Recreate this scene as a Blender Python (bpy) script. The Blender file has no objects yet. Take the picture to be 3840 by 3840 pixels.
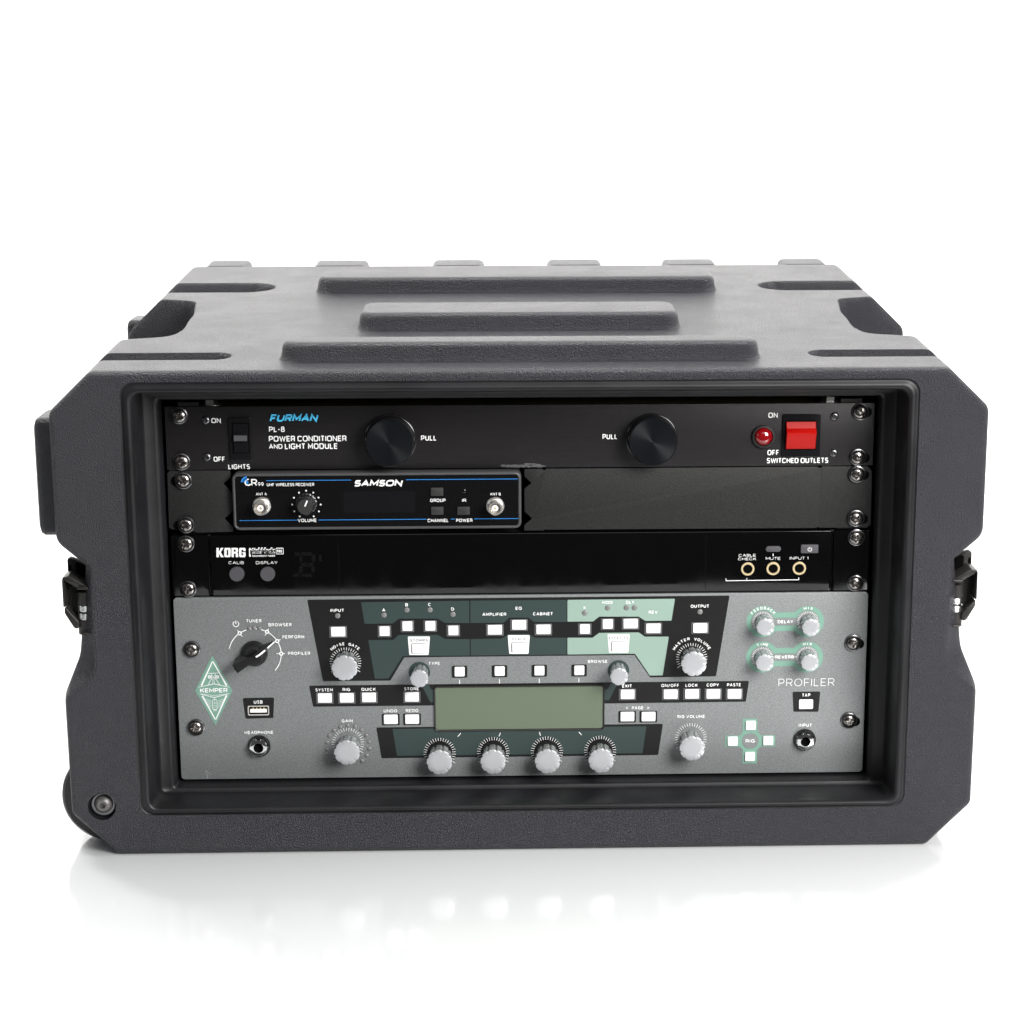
import bpy, bmesh, math, random
import numpy as np
from mathutils import Vector, Matrix, Euler
from mathutils.geometry import tessellate_polygon
random.seed(7)
S = 0.001                       # the scene is modelled in millimetres and built in metres
SC = bpy.context.scene
COL = SC.collection
R = math.radians
PI = math.pi
c_, s_ = math.cos, math.sin

# ------------------------------------------------------------------ camera
FPX, CX, CY = 7769.9, 2138.8, 2020.1
PITCH, YAW, ROLL = 0.23298, -0.032259, -0.000245
CAM = np.array([-11.70, -1390.29, 502.53])
def _rx(a): return np.array([[1,0,0],[0,c_(a),-s_(a)],[0,s_(a),c_(a)]])
def _rz(a): return np.array([[c_(a),-s_(a),0],[s_(a),c_(a),0],[0,0,1]])
ROT = _rz(YAW) @ _rx(PI/2-PITCH) @ _rz(ROLL)
cam = bpy.data.cameras.new('camera'); cam_o = bpy.data.objects.new('camera', cam); COL.objects.link(cam_o)
cam.sensor_width = 36; cam.lens = FPX/3840*36
cam.shift_x = (1920-CX)/3840; cam.shift_y = (CY-1920)/3840
cam.clip_start = .05; cam.clip_end = 100
cam_o.matrix_world = Matrix.Translation(Vector(CAM*S)) @ Matrix(ROT.tolist()).to_4x4()
SC.camera = cam_o

# ------------------------------------------------------------------ world, lamps, exposure
W = bpy.data.worlds.new('World'); SC.world = W; W.use_nodes = True
W.node_tree.nodes['Background'].inputs[0].default_value = (1.0, 1.0, 1.0, 1)
W.node_tree.nodes['Background'].inputs[1].default_value = 0.06
def area(name, loc, target, sx, sy, power, col=(1,1,1), spread=180):
    l = bpy.data.lights.new(name, 'AREA'); l.shape = 'RECTANGLE'; l.size = sx; l.size_y = sy
    l.energy = power; l.color = col; l.spread = R(spread)
    o = bpy.data.objects.new(name, l); COL.objects.link(o); o.location = loc
    o.rotation_euler = (Vector(target)-Vector(loc)).to_track_quat('-Z', 'Y').to_euler()
    return o
area('overhead_softbox', (0.0, 0.55, 2.3), (0, 0.35, 0), 2.8, 2.0, 78, (1, .985, .965))
area('right_softbox', (0.86, -1.08, 0.80), (0.20, 0, 0.12), 0.7, 0.8, 44, (1, .985, .96))
area('left_strip', (-1.7, -0.8, 1.0), (-0.1, 0.1, 0.15), 0.5, 1.1, 3, (.93, .96, 1))
area('front_fill', (0.2, -2.3, 2.1), (0, -0.4, 0), 1.6, 0.9, 10)
for sx in (-1, 1):
    area('backdrop_lamp', (sx*1.5, 1.4, 2.2), (sx*.5, 2.7, 0.2), 1.2, .5, 62, (1, .985, .965))
SC.view_settings.view_transform = 'Standard'; SC.view_settings.look = 'None'
SC.view_settings.exposure = 0; SC.view_settings.gamma = 1
SC.render.engine = 'CYCLES'

# ------------------------------------------------------------------ photo pixel -> place on a real plane (mm)
def ray(px, py): return ROT @ np.array([(px-CX)/FPX, -(py-CY)/FPX, -1.0])
def pp(px, py, y=0.0):
    d = ray(px, py); t = (y-CAM[1])/d[1]; p = CAM+t*d
    return float(p[0]), float(p[2])
TILT = 0.0392
def ztop(y): return 297.0+TILT*(y+45)
def tp(px, py, h=0.0):          # on the (slightly rising) top of the case
    d = ray(px, py); t = (297+h+TILT*(CAM[1]+45)-CAM[2])/(d[2]-TILT*d[1]); p = CAM+t*d
    return float(p[0]), float(p[1])
def Z(ox, oy, k): return lambda x, y: (ox+x*k, oy+y*k)
F1=Z(600,1450,.46584); F2=Z(1300,1450,.5176); F3=Z(2200,1450,.56936)
S1=Z(600,1730,.41408); S2=Z(1300,1730,.41408); S3=Z(1900,1730,.72464)
K1=Z(600,1980,.41408); K3=Z(2600,1980,.36232)
P1=Z(640,2230,.31056); P2=Z(1140,2230,.31056); P3=Z(1640,2230,.31056); P4=Z(2140,2230,.31056); P5=Z(2700,2230,.31056)
Q1=Z(640,2550,.41408); Q2=Z(1400,2550,.5176); Q3=Z(2300,2550,.5176)
T1=Z(100,950,.6211); T2=Z(2600,950,.6211); T3=Z(1100,950,.8282)
def zz(z, x, y, yy=0.0): return pp(*z(x, y), y=yy)

# ------------------------------------------------------------------ materials
def mat(name, col, rough=.5, metal=0, spec=.5, bump=None, coat=0, trans=0, var=None, aniso=0, grain=None, emit=None, rvar=None):
    m = bpy.data.materials.new(name); m.use_nodes = True; nt = m.node_tree; N = nt.nodes; L = nt.links
    b = N['Principled BSDF']; I = b.inputs
    I['Base Color'].default_value = (*col, 1); I['Roughness'].default_value = rough; I['Metallic'].default_value = metal
    I['Specular IOR Level'].default_value = spec; I['Coat Weight'].default_value = coat; I['Transmission Weight'].default_value = trans
    I['Coat Roughness'].default_value = .06
    tc = N.new('ShaderNodeTexCoord'); src = tc.outputs['Object']
    def noise(scale, detail=3, stretch=None, rough_=.55):
        n = N.new('ShaderNodeTexNoise'); n.inputs['Scale'].default_value = scale; n.inputs['Detail'].default_value = detail
        n.inputs['Roughness'].default_value = rough_
        if stretch:
            mp = N.new('ShaderNodeMapping'); mp.inputs['Scale'].default_value = stretch
            L.new(src, mp.inputs['Vector']); L.new(mp.outputs[0], n.inputs['Vector'])
        else: L.new(src, n.inputs['Vector'])
        return n
    if bump:
        bp = N.new('ShaderNodeBump'); bp.inputs['Strength'].default_value = bump[1]; bp.inputs['Distance'].default_value = bump[2]
        n = noise(bump[0], 3, bump[3] if len(bump) > 3 else None)
        L.new(n.outputs['Fac'], bp.inputs['Height']); L.new(bp.outputs[0], I['Normal'])
    if var or grain:
        prev = None
        for (sc, amt, st) in ([(*var, None)] if var and len(var) == 2 else [var] if var else []) + ([(*grain, None)] if grain else []):
            n = noise(sc, 4, st)
            mr = N.new('ShaderNodeMapRange'); mr.inputs['From Min'].default_value = .3; mr.inputs['From Max'].default_value = .7
            mr.inputs['To Min'].default_value = 1-amt; mr.inputs['To Max'].default_value = 1+amt
            L.new(n.outputs['Fac'], mr.inputs[0])
            if prev:
                mu = N.new('ShaderNodeMath'); mu.operation = 'MULTIPLY'; L.new(prev, mu.inputs[0]); L.new(mr.outputs[0], mu.inputs[1]); prev = mu.outputs[0]
            else: prev = mr.outputs[0]
        hs = N.new('ShaderNodeVectorMath'); hs.operation = 'SCALE'; hs.inputs[0].default_value = col
        L.new(prev, hs.inputs['Scale']); L.new(hs.outputs[0], I['Base Color'])
    if rvar:
        n = noise(rvar[0], 4); mr = N.new('ShaderNodeMapRange'); mr.inputs['From Min'].default_value = .35; mr.inputs['From Max'].default_value = .65
        mr.inputs['To Min'].default_value = rough-rvar[1]; mr.inputs['To Max'].default_value = rough+rvar[1]
        L.new(n.outputs['Fac'], mr.inputs[0]); L.new(mr.outputs[0], I['Roughness'])
    if aniso:
        I['Anisotropic'].default_value = aniso
        tg = N.new('ShaderNodeTangent'); tg.direction_type = 'RADIAL'; tg.axis = 'Y'; L.new(tg.outputs[0], I['Tangent'])
    return m
M = {}
M['case'] = mat('textured_black_plastic', (.012,.0122,.018), .34, spec=.55, bump=(1000,1.0,.0019), var=(9,.10), rvar=(25,.03))
M['bezel'] = mat('smooth_black_plastic', (.008,.008,.0095), .45, spec=.34, bump=(160,.15,.0006), var=(14,.3), rvar=(30,.08))
M['inside'] = mat('dark_interior', (.006,.006,.007), .5, var=(20,.2))
M['rubber'] = mat('black_rubber', (.018,.018,.019), .42, bump=(300,.2,.0003))
M['blackmetal'] = mat('black_painted_steel', (.020,.019,.018), .34, bump=(120,.12,.0004), rvar=(60,.06))
M['screw'] = mat('black_nickel', (.24,.225,.215), .24, metal=1, rvar=(300,.06))
M['washer'] = mat('dark_washer_metal', (.20,.20,.21), .28, metal=1)
M['bolt'] = mat('blackened_bolt_steel', (.15,.145,.14), .42, metal=.6, rvar=(200,.1))
M['chrome'] = mat('chrome', (.85,.85,.86), .07, metal=1)
M['nickel'] = mat('nickel_plate', (.84,.81,.76), .30, metal=.85)
M['zinc'] = mat('zinc_steel', (.50,.51,.50), .27, metal=1)
M['brass'] = mat('brass', (.86,.70,.42), .38, metal=.65)
M['anod'] = mat('brushed_black_aluminium', (.014,.0125,.014), .36, metal=.3, bump=(500,.22,.0004,(1,1,14)), var=(700,.14,(.03,1,1)))
M['anod_top'] = mat('chassis_steel', (.13,.115,.07), .22, metal=.7, var=(16,.6))
M['knobcap'] = mat('turned_black_aluminium', (.011,.0125,.015), .28, metal=.55, aniso=.85, bump=(900,.1,.0002))
M['knobside'] = mat('glossy_black_collar', (.010,.010,.011), .16)
M['switch'] = mat('glossy_black_switch', (.006,.006,.007), .14)
M['red'] = mat('red_rocker_plastic', (.36,.004,.0025), .36, spec=.2)
M['lens'] = mat('red_lens', (.20,.002,.004), .06, coat=1.0, var=(900,.5))
M['powder'] = mat('black_powder_coat', (.011,.011,.011), .52, spec=.32, bump=(1500,.6,.0004), grain=(1300,.35))
M['gloss'] = mat('glossy_black_plastic', (.0012,.0012,.0014), .07, rvar=(40,.05))
M['recvface'] = mat('black_receiver_face', (.004,.004,.0045), .12)
M['recvrim'] = mat('grey_rim_plastic', (.055,.055,.058), .42)
M['greybtn'] = mat('grey_rubber_button', (.055,.053,.060), .6)
M['dkbtn'] = mat('dark_rubber_button', (.018,.018,.018), .55)
M['paint'] = mat('grey_speckled_paint', (.21,.222,.225), .40, metal=.25, bump=(1500,.35,.0003), grain=(1250,.32))
M['pblack'] = mat('black_print', (.006,.006,.0063), .40, spec=.35)
M['pdgreen'] = mat('dark_green_print', (.024,.042,.040), .42)
M['plgreen'] = mat('light_green_print', (.25,.35,.30), .45)
M['pmgreen'] = mat('mid_green_print', (.162,.312,.245), .45)
M['pgrey'] = mat('dark_grey_frame', (.11,.115,.12), .5)
M['pwhite'] = mat('white_print', (.80,.81,.81), .5)
M['pcyan'] = mat('cyan_print', (.07,.52,.85), .5)
M['pblue'] = mat('blue_print', (.020,.20,.58), .45)
M['pdark'] = mat('faint_segment_print', (.0042,.0042,.005), .2)
M['pthin'] = mat('dark_text_print', (.010,.010,.010), .5)
M['btn'] = mat('white_button_cap', (.83,.83,.84), .35, spec=.5)
M['kncap'] = mat('silver_knob_cap', (.43,.44,.46), .32, metal=.3, bump=(500,.05,.0002))
M['knside'] = mat('fluted_silver_side', (.42,.45,.45), .16, metal=.75)
M['led'] = mat('unlit_led', (.17,.17,.17), .3, coat=.3)
M['lcd'] = mat('lcd_screen', (.104,.134,.086), .20, coat=.6)
M['bkplastic'] = mat('black_knob_plastic', (.012,.012,.012), .26)
M['white'] = mat('white_plastic', (.85,.84,.82), .35)
M['hole'] = mat('hole_black', (.0015,.0015,.0015), .9, spec=.05)
M['scuff'] = mat('dried_glue', (.07,.07,.073), .4, bump=(900,.6,.0006))
M['floor'] = mat('white_gloss_acrylic', (.690,.706,.716), .11, spec=1.0, coat=.8)
M['floor'].node_tree.nodes['Principled BSDF'].inputs['Coat Roughness'].default_value = .09
M['wall'] = mat('white_backdrop_paper', (.92,.92,.92), .8)

# ------------------------------------------------------------------ object helpers (mm)
def org(o):
    v = Vector((0,0,0))
    while o is not None: v += o.location; o = o.parent
    return v
def thing(name, label, cat, loc, group=None):
    o = bpy.data.objects.new(name, None); COL.objects.link(o); o.location = Vector(loc)*S
    o.empty_display_size = .02; o['label'] = label; o['category'] = cat
    if group: o['group'] = group
    return o
def mesh(name, V, F, m, smooth=True, sharp=35):
    me = bpy.data.meshes.new(name)
    V = np.asarray(V, float)*S
    me.from_pydata([tuple(v) for v in V], [], [tuple(f) for f in F]); 
    me.materials.append(M[m] if isinstance(m, str) else m)
    bm = bmesh.new(); bm.from_mesh(me)
    bmesh.ops.recalc_face_normals(bm, faces=bm.faces)
    bm.to_mesh(me); bm.free()
    if smooth:
        me.polygons.foreach_set('use_smooth', [True]*len(me.polygons))
        try: me.set_sharp_from_angle(angle=R(sharp))
        except Exception: pass
    me.update(); return me
def put(name, me, parent, at):
    o = bpy.data.objects.new(name, me); COL.objects.link(o)
    o.parent = parent
    o.location = Vector(at)*S-(org(parent) if parent else Vector((0,0,0)))
    return o
def obj(name, V, F, m, parent, smooth=True, sharp=35):
    V = np.asarray(V, float); c = (V.min(0)+V.max(0))/2
    return put(name, mesh(name, V-c, F, m, smooth, sharp), parent, c)
class G:                                    # collects pieces of ONE mesh
    def __init__(s): s.V = []; s.F = []
    def add(s, V, F, off=(0,0,0)):
        n = len(s.V); s.V += [(v[0]+off[0], v[1]+off[1], v[2]+off[2]) for v in V]; s.F += [tuple(i+n for i in f) for f in F]; return s
    def obj(s, name, m, parent, smooth=True, sharp=35): return obj(name, s.V, s.F, m, parent, smooth, sharp)
def loft(rings, cap0=False, cap1=False):    # rings of 3D points, closed
    n = len(rings[0]); V = [p for r in rings for p in r]; F = []
    for i in range(len(rings)-1):
        for j in range(n):
            k = (j+1) % n; F.append((i*n+j, i*n+k, (i+1)*n+k, (i+1)*n+j))
    if cap0: F.append(tuple(range(n)))
    if cap1: F.append(tuple(range((len(rings)-1)*n, len(rings)*n)))
    return V, F
def lathe(prof, n=32, rf=None):             # profile of (radius, y), axis along y
    rings = []
    for r, y in prof:
        rings.append([((r*(rf(2*PI*k/n, r) if rf else 1))*c_(2*PI*k/n), y, (r*(rf(2*PI*k/n, r) if rf else 1))*s_(2*PI*k/n)) for k in range(n)])
    return loft(rings, prof[0][0] > 1e-6, prof[-1][0] > 1e-6)
def rounded(pts, r, seg=4):                 # 2D polygon with filleted corners; r number or list
    n = len(pts); out = []
    for i in range(n):
        p0, p, p1 = (np.array(pts[(i+d) % n], float) for d in (-1, 0, 1))
        rr = r[i] if isinstance(r, (list, tuple)) else r
        a = p0-p; b = p1-p; la, lb = np.linalg.norm(a), np.linalg.norm(b); a /= la; b /= lb
        cosang = max(-1, min(1, float(a@b))); ang = math.acos(cosang)
        if rr <= 0 or ang > PI-.02: 
            out += [tuple(p)]*(seg+1) if rr > 0 else [tuple(p)]; continue
        t = min(rr/math.tan(ang/2), la*.49, lb*.49); rr = t*math.tan(ang/2)
        bis = (a+b)/np.linalg.norm(a+b); cc = p+bis*(rr/math.sin(ang/2))
        s0 = p+a*t-cc; s1 = p+b*t-cc
        a0 = math.atan2(s0[1], s0[0]); a1 = math.atan2(s1[1], s1[0]); d = (a1-a0+PI) % (2*PI)-PI
        for k in range(seg+1):
            th = a0+d*k/seg; out.append((cc[0]+rr*c_(th), cc[1]+rr*s_(th)))
    return out
def rrect(hx, hz, r, seg=4, cx=0, cz=0): return rounded([(cx-hx, cz-hz), (cx+hx, cz-hz), (cx+hx, cz+hz), (cx-hx, cz+hz)], r, seg)
def flat(pts, y): return [(p[0], y, p[1]) for p in pts], [tuple(range(len(pts)))]
def prism(pts, y0, y1, bev=0.0):            # outline in x,z extruded from y0 (front) to y1 (back), front edge softened
    pts = np.array(pts, float)
    if bev <= 0: return loft([[(p[0], y0, p[1]) for p in pts], [(p[0], y1, p[1]) for p in pts]], True, True)
    nxt = np.roll(pts, -1, 0); prv = np.roll(pts, 1, 0); t = nxt-prv; t /= np.linalg.norm(t, axis=1)[:, None]+1e-9
    area_ = 0.5*np.sum(pts[:, 0]*nxt[:, 1]-nxt[:, 0]*pts[:, 1]); nrm = np.stack([-t[:, 1], t[:, 0]], 1)*(1 if area_ > 0 else -1)
    rings = []
    for k in range(4):
        a = PI/2*k/3; ins = bev*(1-s_(a)); yy = y0+bev*(1-c_(a))
        q = pts+nrm*ins; rings.append([(p[0], yy, p[1]) for p in q])
    rings.append([(p[0], y1, p[1]) for p in pts])
    return loft(rings, True, True)
def box(x0, x1, y0, y1, z0, z1): 
    V = [(x, y, z) for x in (x0, x1) for y in (y0, y1) for z in (z0, z1)]
    return V, [(0,1,3,2),(4,6,7,5),(0,4,5,1),(2,3,7,6),(0,2,6,4),(1,5,7,3)]
def disc(cx, cz, r, y, n=40): return flat([(cx+r*c_(2*PI*k/n), cz+r*s_(2*PI*k/n)) for k in range(n)], y)
def ring2(cx, cz, r0, r1, y, n=40, a0=0, a1=360):
    full = a1-a0 >= 360; m = n+1; V = []; F = []
    for k in range(m):
        a = R(a0+(a1-a0)*k/n); V += [(cx+r0*c_(a), y, cz+r0*s_(a)), (cx+r1*c_(a), y, cz+r1*s_(a))]
    for k in range(n): F.append((2*k, 2*k+1, 2*k+3, 2*k+2))
    return V, F
def bar2(x0, z0, x1, z1, w, y, w1=None):
    d = np.array([x1-x0, z1-z0]); d /= np.linalg.norm(d); n = np.array([-d[1], d[0]])
    w1 = w if w1 is None else w1
    return flat([(x0+n[0]*w/2, z0+n[1]*w/2), (x0-n[0]*w/2, z0-n[1]*w/2), (x1-n[0]*w1/2, z1-n[1]*w1/2), (x1+n[0]*w1/2, z1+n[1]*w1/2)], y)

# lettering: a text curve turned into flat faces and fitted to the measured size
def text_geo(s, weight=.0, shear=0.0, space=1.0):
    cu = bpy.data.curves.new('t', 'FONT'); cu.body = s; cu.offset = weight; cu.shear = shear; cu.space_character = space
    cu.resolution_u = 3; cu.fill_mode = 'FRONT'
    o = bpy.data.objects.new('t', cu); COL.objects.link(o)
    dg = bpy.context.evaluated_depsgraph_get(); me = bpy.data.meshes.new_from_object(o.evaluated_get(dg))
    V = np.array([v.co[:2] for v in me.vertices]); F = [tuple(p.vertices) for p in me.polygons]
    bpy.data.objects.remove(o); bpy.data.curves.remove(cu); bpy.data.meshes.remove(me)
    V -= (V.min(0)+V.max(0))/2; return V, F, V.max(0)*2
_tc = {}
def tgeo(*a):
    if a not in _tc: _tc[a] = text_geo(*a)
    return _tc[a]
class Print:                                # every word, mark or patch of print is a part of its own
    def __init__(s, name, m, parent): s.n, s.m, s.p = name, m, parent
    def add(s, V, F): return obj(s.n, V, F, s.m, s.p, False)
def ftext(g, z, s, cx, cy, w, h, y=-.5, weight=.02, shear=0, space=1.0, yy=0.0):
    V, F, sz = tgeo(s, weight, shear, space)
    x0, z0 = zz(z, cx, cy, yy); xa, _ = zz(z, cx-w/2, cy, yy); xb, _ = zz(z, cx+w/2, cy, yy); _, za = zz(z, cx, cy-h/2, yy); _, zb = zz(z, cx, cy+h/2, yy)
    kx = (xb-xa)/sz[0]; kz = (za-zb)/sz[1]
    g.add([(x0+v[0]*kx, y, z0+v[1]*kz) for v in V], F)
# stroke letters: centre lines in a unit box; e = squareness of the bowls
def arc(cx, cy, rx, ry, a0, a1, e, n=14):
    out = []
    for k in range(n+1):
        a = R(a0+(a1-a0)*k/n); c, s = c_(a), s_(a); out.append((cx+rx*math.copysign(abs(c)**(2/e), c), cy+ry*math.copysign(abs(s)**(2/e), s)))
    return out
def glyph(ch, e):
    sq = e > 2.9
    A = lambda *a, **k: arc(*a, e, **k)
    if ch == 'A': return .92, [([(0,0),(.5,1),(1,0)],0), ([(.2,.32),(.8,.32)],0)]
    if ch == 'B': return .74, [([(0,0),(0,1),(.6,1)]+A(.62,.765,.32,.235,80,-80)+[(.6,.53),(0,.53)],0), ([(.62,.53)]+A(.64,.265,.36,.265,80,-80)+[(.6,0),(0,0)],0)]
    if ch == 'C': return .88, [(A(.5,.5,.5,.5,42 if not sq else 28,318 if not sq else 332,n=22),0)]
    if ch == 'D': return .88, [([(0,0),(0,1),(.42,1)]+A(.42,.5,.58,.5,85,-85,n=16)+[(.42,0),(0,0)],0)]
    if ch == 'E': return .66, [([(1,1),(0,1),(0,0),(1,0)],0), ([(0,.5),(.9,.5)],0)]
    if ch == 'F': return .64, [([(1,1),(0,1),(0,0)],0), ([(0,.48),(.88,.48)],0)]
    if ch == 'G': return .92, [(A(.5,.5,.5,.5,42 if not sq else 30,318 if not sq else 320,n=22)+[(1,.2),(1,.46),(.56,.46)],0)]
    if ch == 'H': return .84, [([(0,0),(0,1)],0), ([(1,0),(1,1)],0), ([(0,.52),(1,.52)],0)]
    if ch == 'I': return 0, [([(0,0),(0,1)],0)]
    if ch == 'K': return .80, [([(0,0),(0,1)],0), ([(.97,1),(.03,.38)],0), ([(.36,.6),(1,0)],0)]
    if ch == 'L': return .60, [([(0,1),(0,0),(1,0)],0)]
    if ch == 'M': return .98, [([(0,0),(0,1),(.5,.28),(1,1),(1,0)],0)]
    if ch == 'N': return .86, [([(0,0),(0,1),(1,0),(1,1)],0)]
    if ch == 'O': return .98, [(A(.5,.5,.5,.5,0,360,n=32)[:-1],1)]
    if ch == 'P': return .72, [([(0,0),(0,1),(.55,1)]+A(.6,.71,.4,.29,80,-80)+[(.55,.42),(0,.42)],0)]
    if ch == 'Q': return .98, [(A(.5,.5,.5,.5,0,360,n=32)[:-1],1), ([(.6,.3),(1.0,-.08)],0)]
    if ch == 'R': return .76, [([(0,0),(0,1),(.55,1)]+A(.6,.72,.4,.28,80,-80)+[(.55,.44),(0,.44)],0), ([(.55,.44),(1,0)] if not sq else [(.6,.44),(.96,.36),(.98,0)],0)]
    if ch == 'S': return .68, [(A(.5,.755,.46,.245,28,262,n=14)+A(.5,.255,.5,.255,82,-152,n=14),0)]
    if ch == 'T': return .74, [([(0,1),(1,1)],0), ([(.5,1),(.5,0)],0)]
    if ch == 'U': return .84, [([(0,1)]+A(.5,.42,.5,.42,180,360,n=18)+[(1,1)],0)]
    if ch == 'V': return .92, [([(0,1),(.5,0),(1,1)],0)]
    if ch == 'W': return 1.34, [([(0,1),(.26,0),(.5,.9),(.74,0),(1,1)],0)]
    if ch == 'X': return .82, [([(0,0),(1,1)],0), ([(0,1),(1,0)],0)]
    if ch == 'Y': return .84, [([(0,1),(.5,.45),(1,1)],0), ([(.5,.45),(.5,0)],0)]
    if ch == 'Z': return .78, [([(0,1),(1,1),(0,0),(1,0)],0)]
    if ch == '1': return .22, [([(-.4,.78),(1,1),(1,0)],0)]
    if ch == '8': return .70, [(A(.5,.765,.42,.235,0,360,n=20)[:-1],1), (A(.5,.265,.5,.265,0,360,n=20)[:-1],1)]
    if ch == '9': return .70, [(A(.5,.69,.5,.31,0,360,n=20)[:-1],1), ([(1,.69)]+A(.45,.5,.55,.5,-10,-78,n=8)+[(.3,0)],0)]
    if ch == '-': return .34, [([(0,.45),(1,.45)],0)]
    if ch == '/': return .5, [([(0,-.08),(1,1.08)],0)]
    if ch == '<': return .55, [([(1,.95),(0,.5),(1,.05)],0)]
    if ch == '>': return .55, [([(0,.95),(1,.5),(0,.05)],0)]
    return .3, []
def ribbon(P, w, closed):
    P = [np.array(p, float) for p in P]; Q = [P[0]]
    for p in P[1:]:
        if np.linalg.norm(p-Q[-1]) > 1e-4: Q.append(p)
    P = Q; n = len(P); V = []; F = []
    for i in range(n):
        a = P[i]-P[i-1] if (i > 0 or closed) else None; b = P[(i+1) % n]-P[i] if (i < n-1 or closed) else None
        if a is None: a = b
        if b is None: b = a
        a = a/np.linalg.norm(a); b = b/np.linalg.norm(b); m = np.array([-(a+b)[1], (a+b)[0]]); L = np.linalg.norm(m)
        m = np.array([-a[1], a[0]]) if L < 1e-6 else m/L
        k = min(1/max(.3, float(m@np.array([-a[1], a[0]]))), 2.2); V += [tuple(P[i]+m*w/2*k), tuple(P[i]-m*w/2*k)]
    for i in range(n if closed else n-1): j = (i+1) % n; F.append((2*i, 2*i+1, 2*j+1, 2*j))
    return V, F
def glyph_geo(ch, x, wd, h, t, e, base=0.0):
    V = []; F = []; w, st = glyph(ch, e)
    for k, (P, cl) in enumerate(st):
        P = [(x+t/2+p[0]*max(wd-t, 0), t/2+p[1]*(h-t)) for p in P]; v, f = ribbon(P, t, cl); n = len(V)
        V += [(a, b, k) for a, b in v]; F += [tuple(i+n for i in q) for q in f]
    return V, F
def word(s, W_, H, t, e, gap):              # widths stretched so that the word fills W_ at height H with an even stroke
    t *= H; ws = [glyph(c, e)[0] for c in s]; fixed = sum((t for c in s if c != ' ')) ; gp = gap*H
    var = sum(ws[i] for i in range(len(s))); free = W_-fixed-gp*(len(s)-1)
    if free < .35*W_: gp = max(0.03*H, (W_*.65-fixed)/max(1, len(s)-1)); free = W_-fixed-gp*(len(s)-1)
    k = free/max(var, .01) if var > 0 else 0; x = -W_/2; V = []; F = []
    for c, w in zip(s, ws):
        wd = w*k+(t if c != ' ' else 0)
        v, f = glyph_geo(c, x, wd, H, t, e); n = len(V); V += v; F += [tuple(i+n for i in q) for q in f]; x += wd+gp
    return [(a, b-H/2, l) for a, b, l in V], F
def text(g, z, s, cx, cy, w, h, y=-.5, t=.17, shear=0, gap=.17, yy=0.0, e=2.1):
    x0, z0 = zz(z, cx, cy, yy); xa, _ = zz(z, cx-w/2, cy, yy); xb, _ = zz(z, cx+w/2, cy, yy); _, za = zz(z, cx, cy-h/2, yy); _, zb = zz(z, cx, cy+h/2, yy)
    H = za-zb; V, F = word(s, xb-xa-shear*H, H, t, e, gap)
    g.add([(x0+v[0]+v[1]*shear, y-.012*v[2], z0+v[1]) for v in V], F)
def arctext(g, z, s, cx, cy, rpx, a0, a1, hpx, y=-.5, t=.17, wid=.80, e=2.1):
    x0, z0 = zz(z, cx, cy); k = (zz(z, cx+100, cy)[0]-x0)/100; H = hpx*k; ng = G()
    for i, ch in enumerate(s):
        if ch == ' ': continue
        a = R(a0+(a1-a0)*i/max(1, len(s)-1)); wd = glyph(ch, e)[0]*H*wid+t*H*.9; V, F = glyph_geo(ch, -wd/2, wd, H, t*H, e)
        px, pz = x0+rpx*k*c_(a), z0+rpx*k*s_(a); th = a-PI/2
        ng.add([(px+v[0]*c_(th)-(v[1]-H/2)*s_(th), y-.012*v[2], pz+v[0]*s_(th)+(v[1]-H/2)*c_(th)) for v in V], F)
    g.add(ng.V, ng.F)

# ------------------------------------------------------------------ setting: seamless white sweep with glossy floor
ZF = -38.6
TF = -335
fl = obj('floor', [(-4000,TF,ZF),(4000,TF,ZF),(4000,1500,ZF),(-4000,1500,ZF),(-4000,TF,ZF-12),(4000,TF,ZF-12)], [(0,1,2,3),(0,4,5,1)], 'floor', None, False); fl['kind'] = 'structure'
V = []; F = []
prof = [(1500, ZF)]+[(1500+1100*s_(PI/2*k/16), ZF+1100*(1-c_(PI/2*k/16))) for k in range(1, 17)]+[(2600, 3600)]
for (y, z_) in prof: V += [(-4000, y, z_), (4000, y, z_)]
F = [(2*i, 2*i+1, 2*i+3, 2*i+2) for i in range(len(prof)-1)]
bd = obj('backdrop', V, F, 'wall', None, True, 180); bd['kind'] = 'structure'

# ------------------------------------------------------------------ the case
YF, YB = -45.0, 441.0
case = thing('rack_case', 'large black moulded plastic rack case with side latches, standing on the white floor', 'equipment case', (0, 200, ZF))
RIGHT = [((282,297),8),((310,270),9),((310,183),12),((290,165.6),7),((290.4,93.6),10),((310,76),9),((310,-8),7),((280,-38),5)]
def corner_list(y):
    t = min(1, max(0, (y+44)/9)); t = t*t*(3-2*t); dz = TILT*(y+45) if y > -45 else 0
    def L(a, b): return a+(b-a)*t
    r = [((282, 297+dz), 8), ((310, 270+dz), 9), ((310, 183+dz*.6), 12), ((L(290, 292), L(165.6, 168)), 7), ((L(290.4, 299.5), L(93.6, 103)), L(10, 30)), ((L(310, 311), L(76, 76)), L(9, 18)), ((310, -8), 7), ((280, -38), 5)]
    return r
NS = [12, 3, 3, 3, 3, 4, 12]        # straight-edge divisions on the right side
NT, NB = 400, 30
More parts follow.
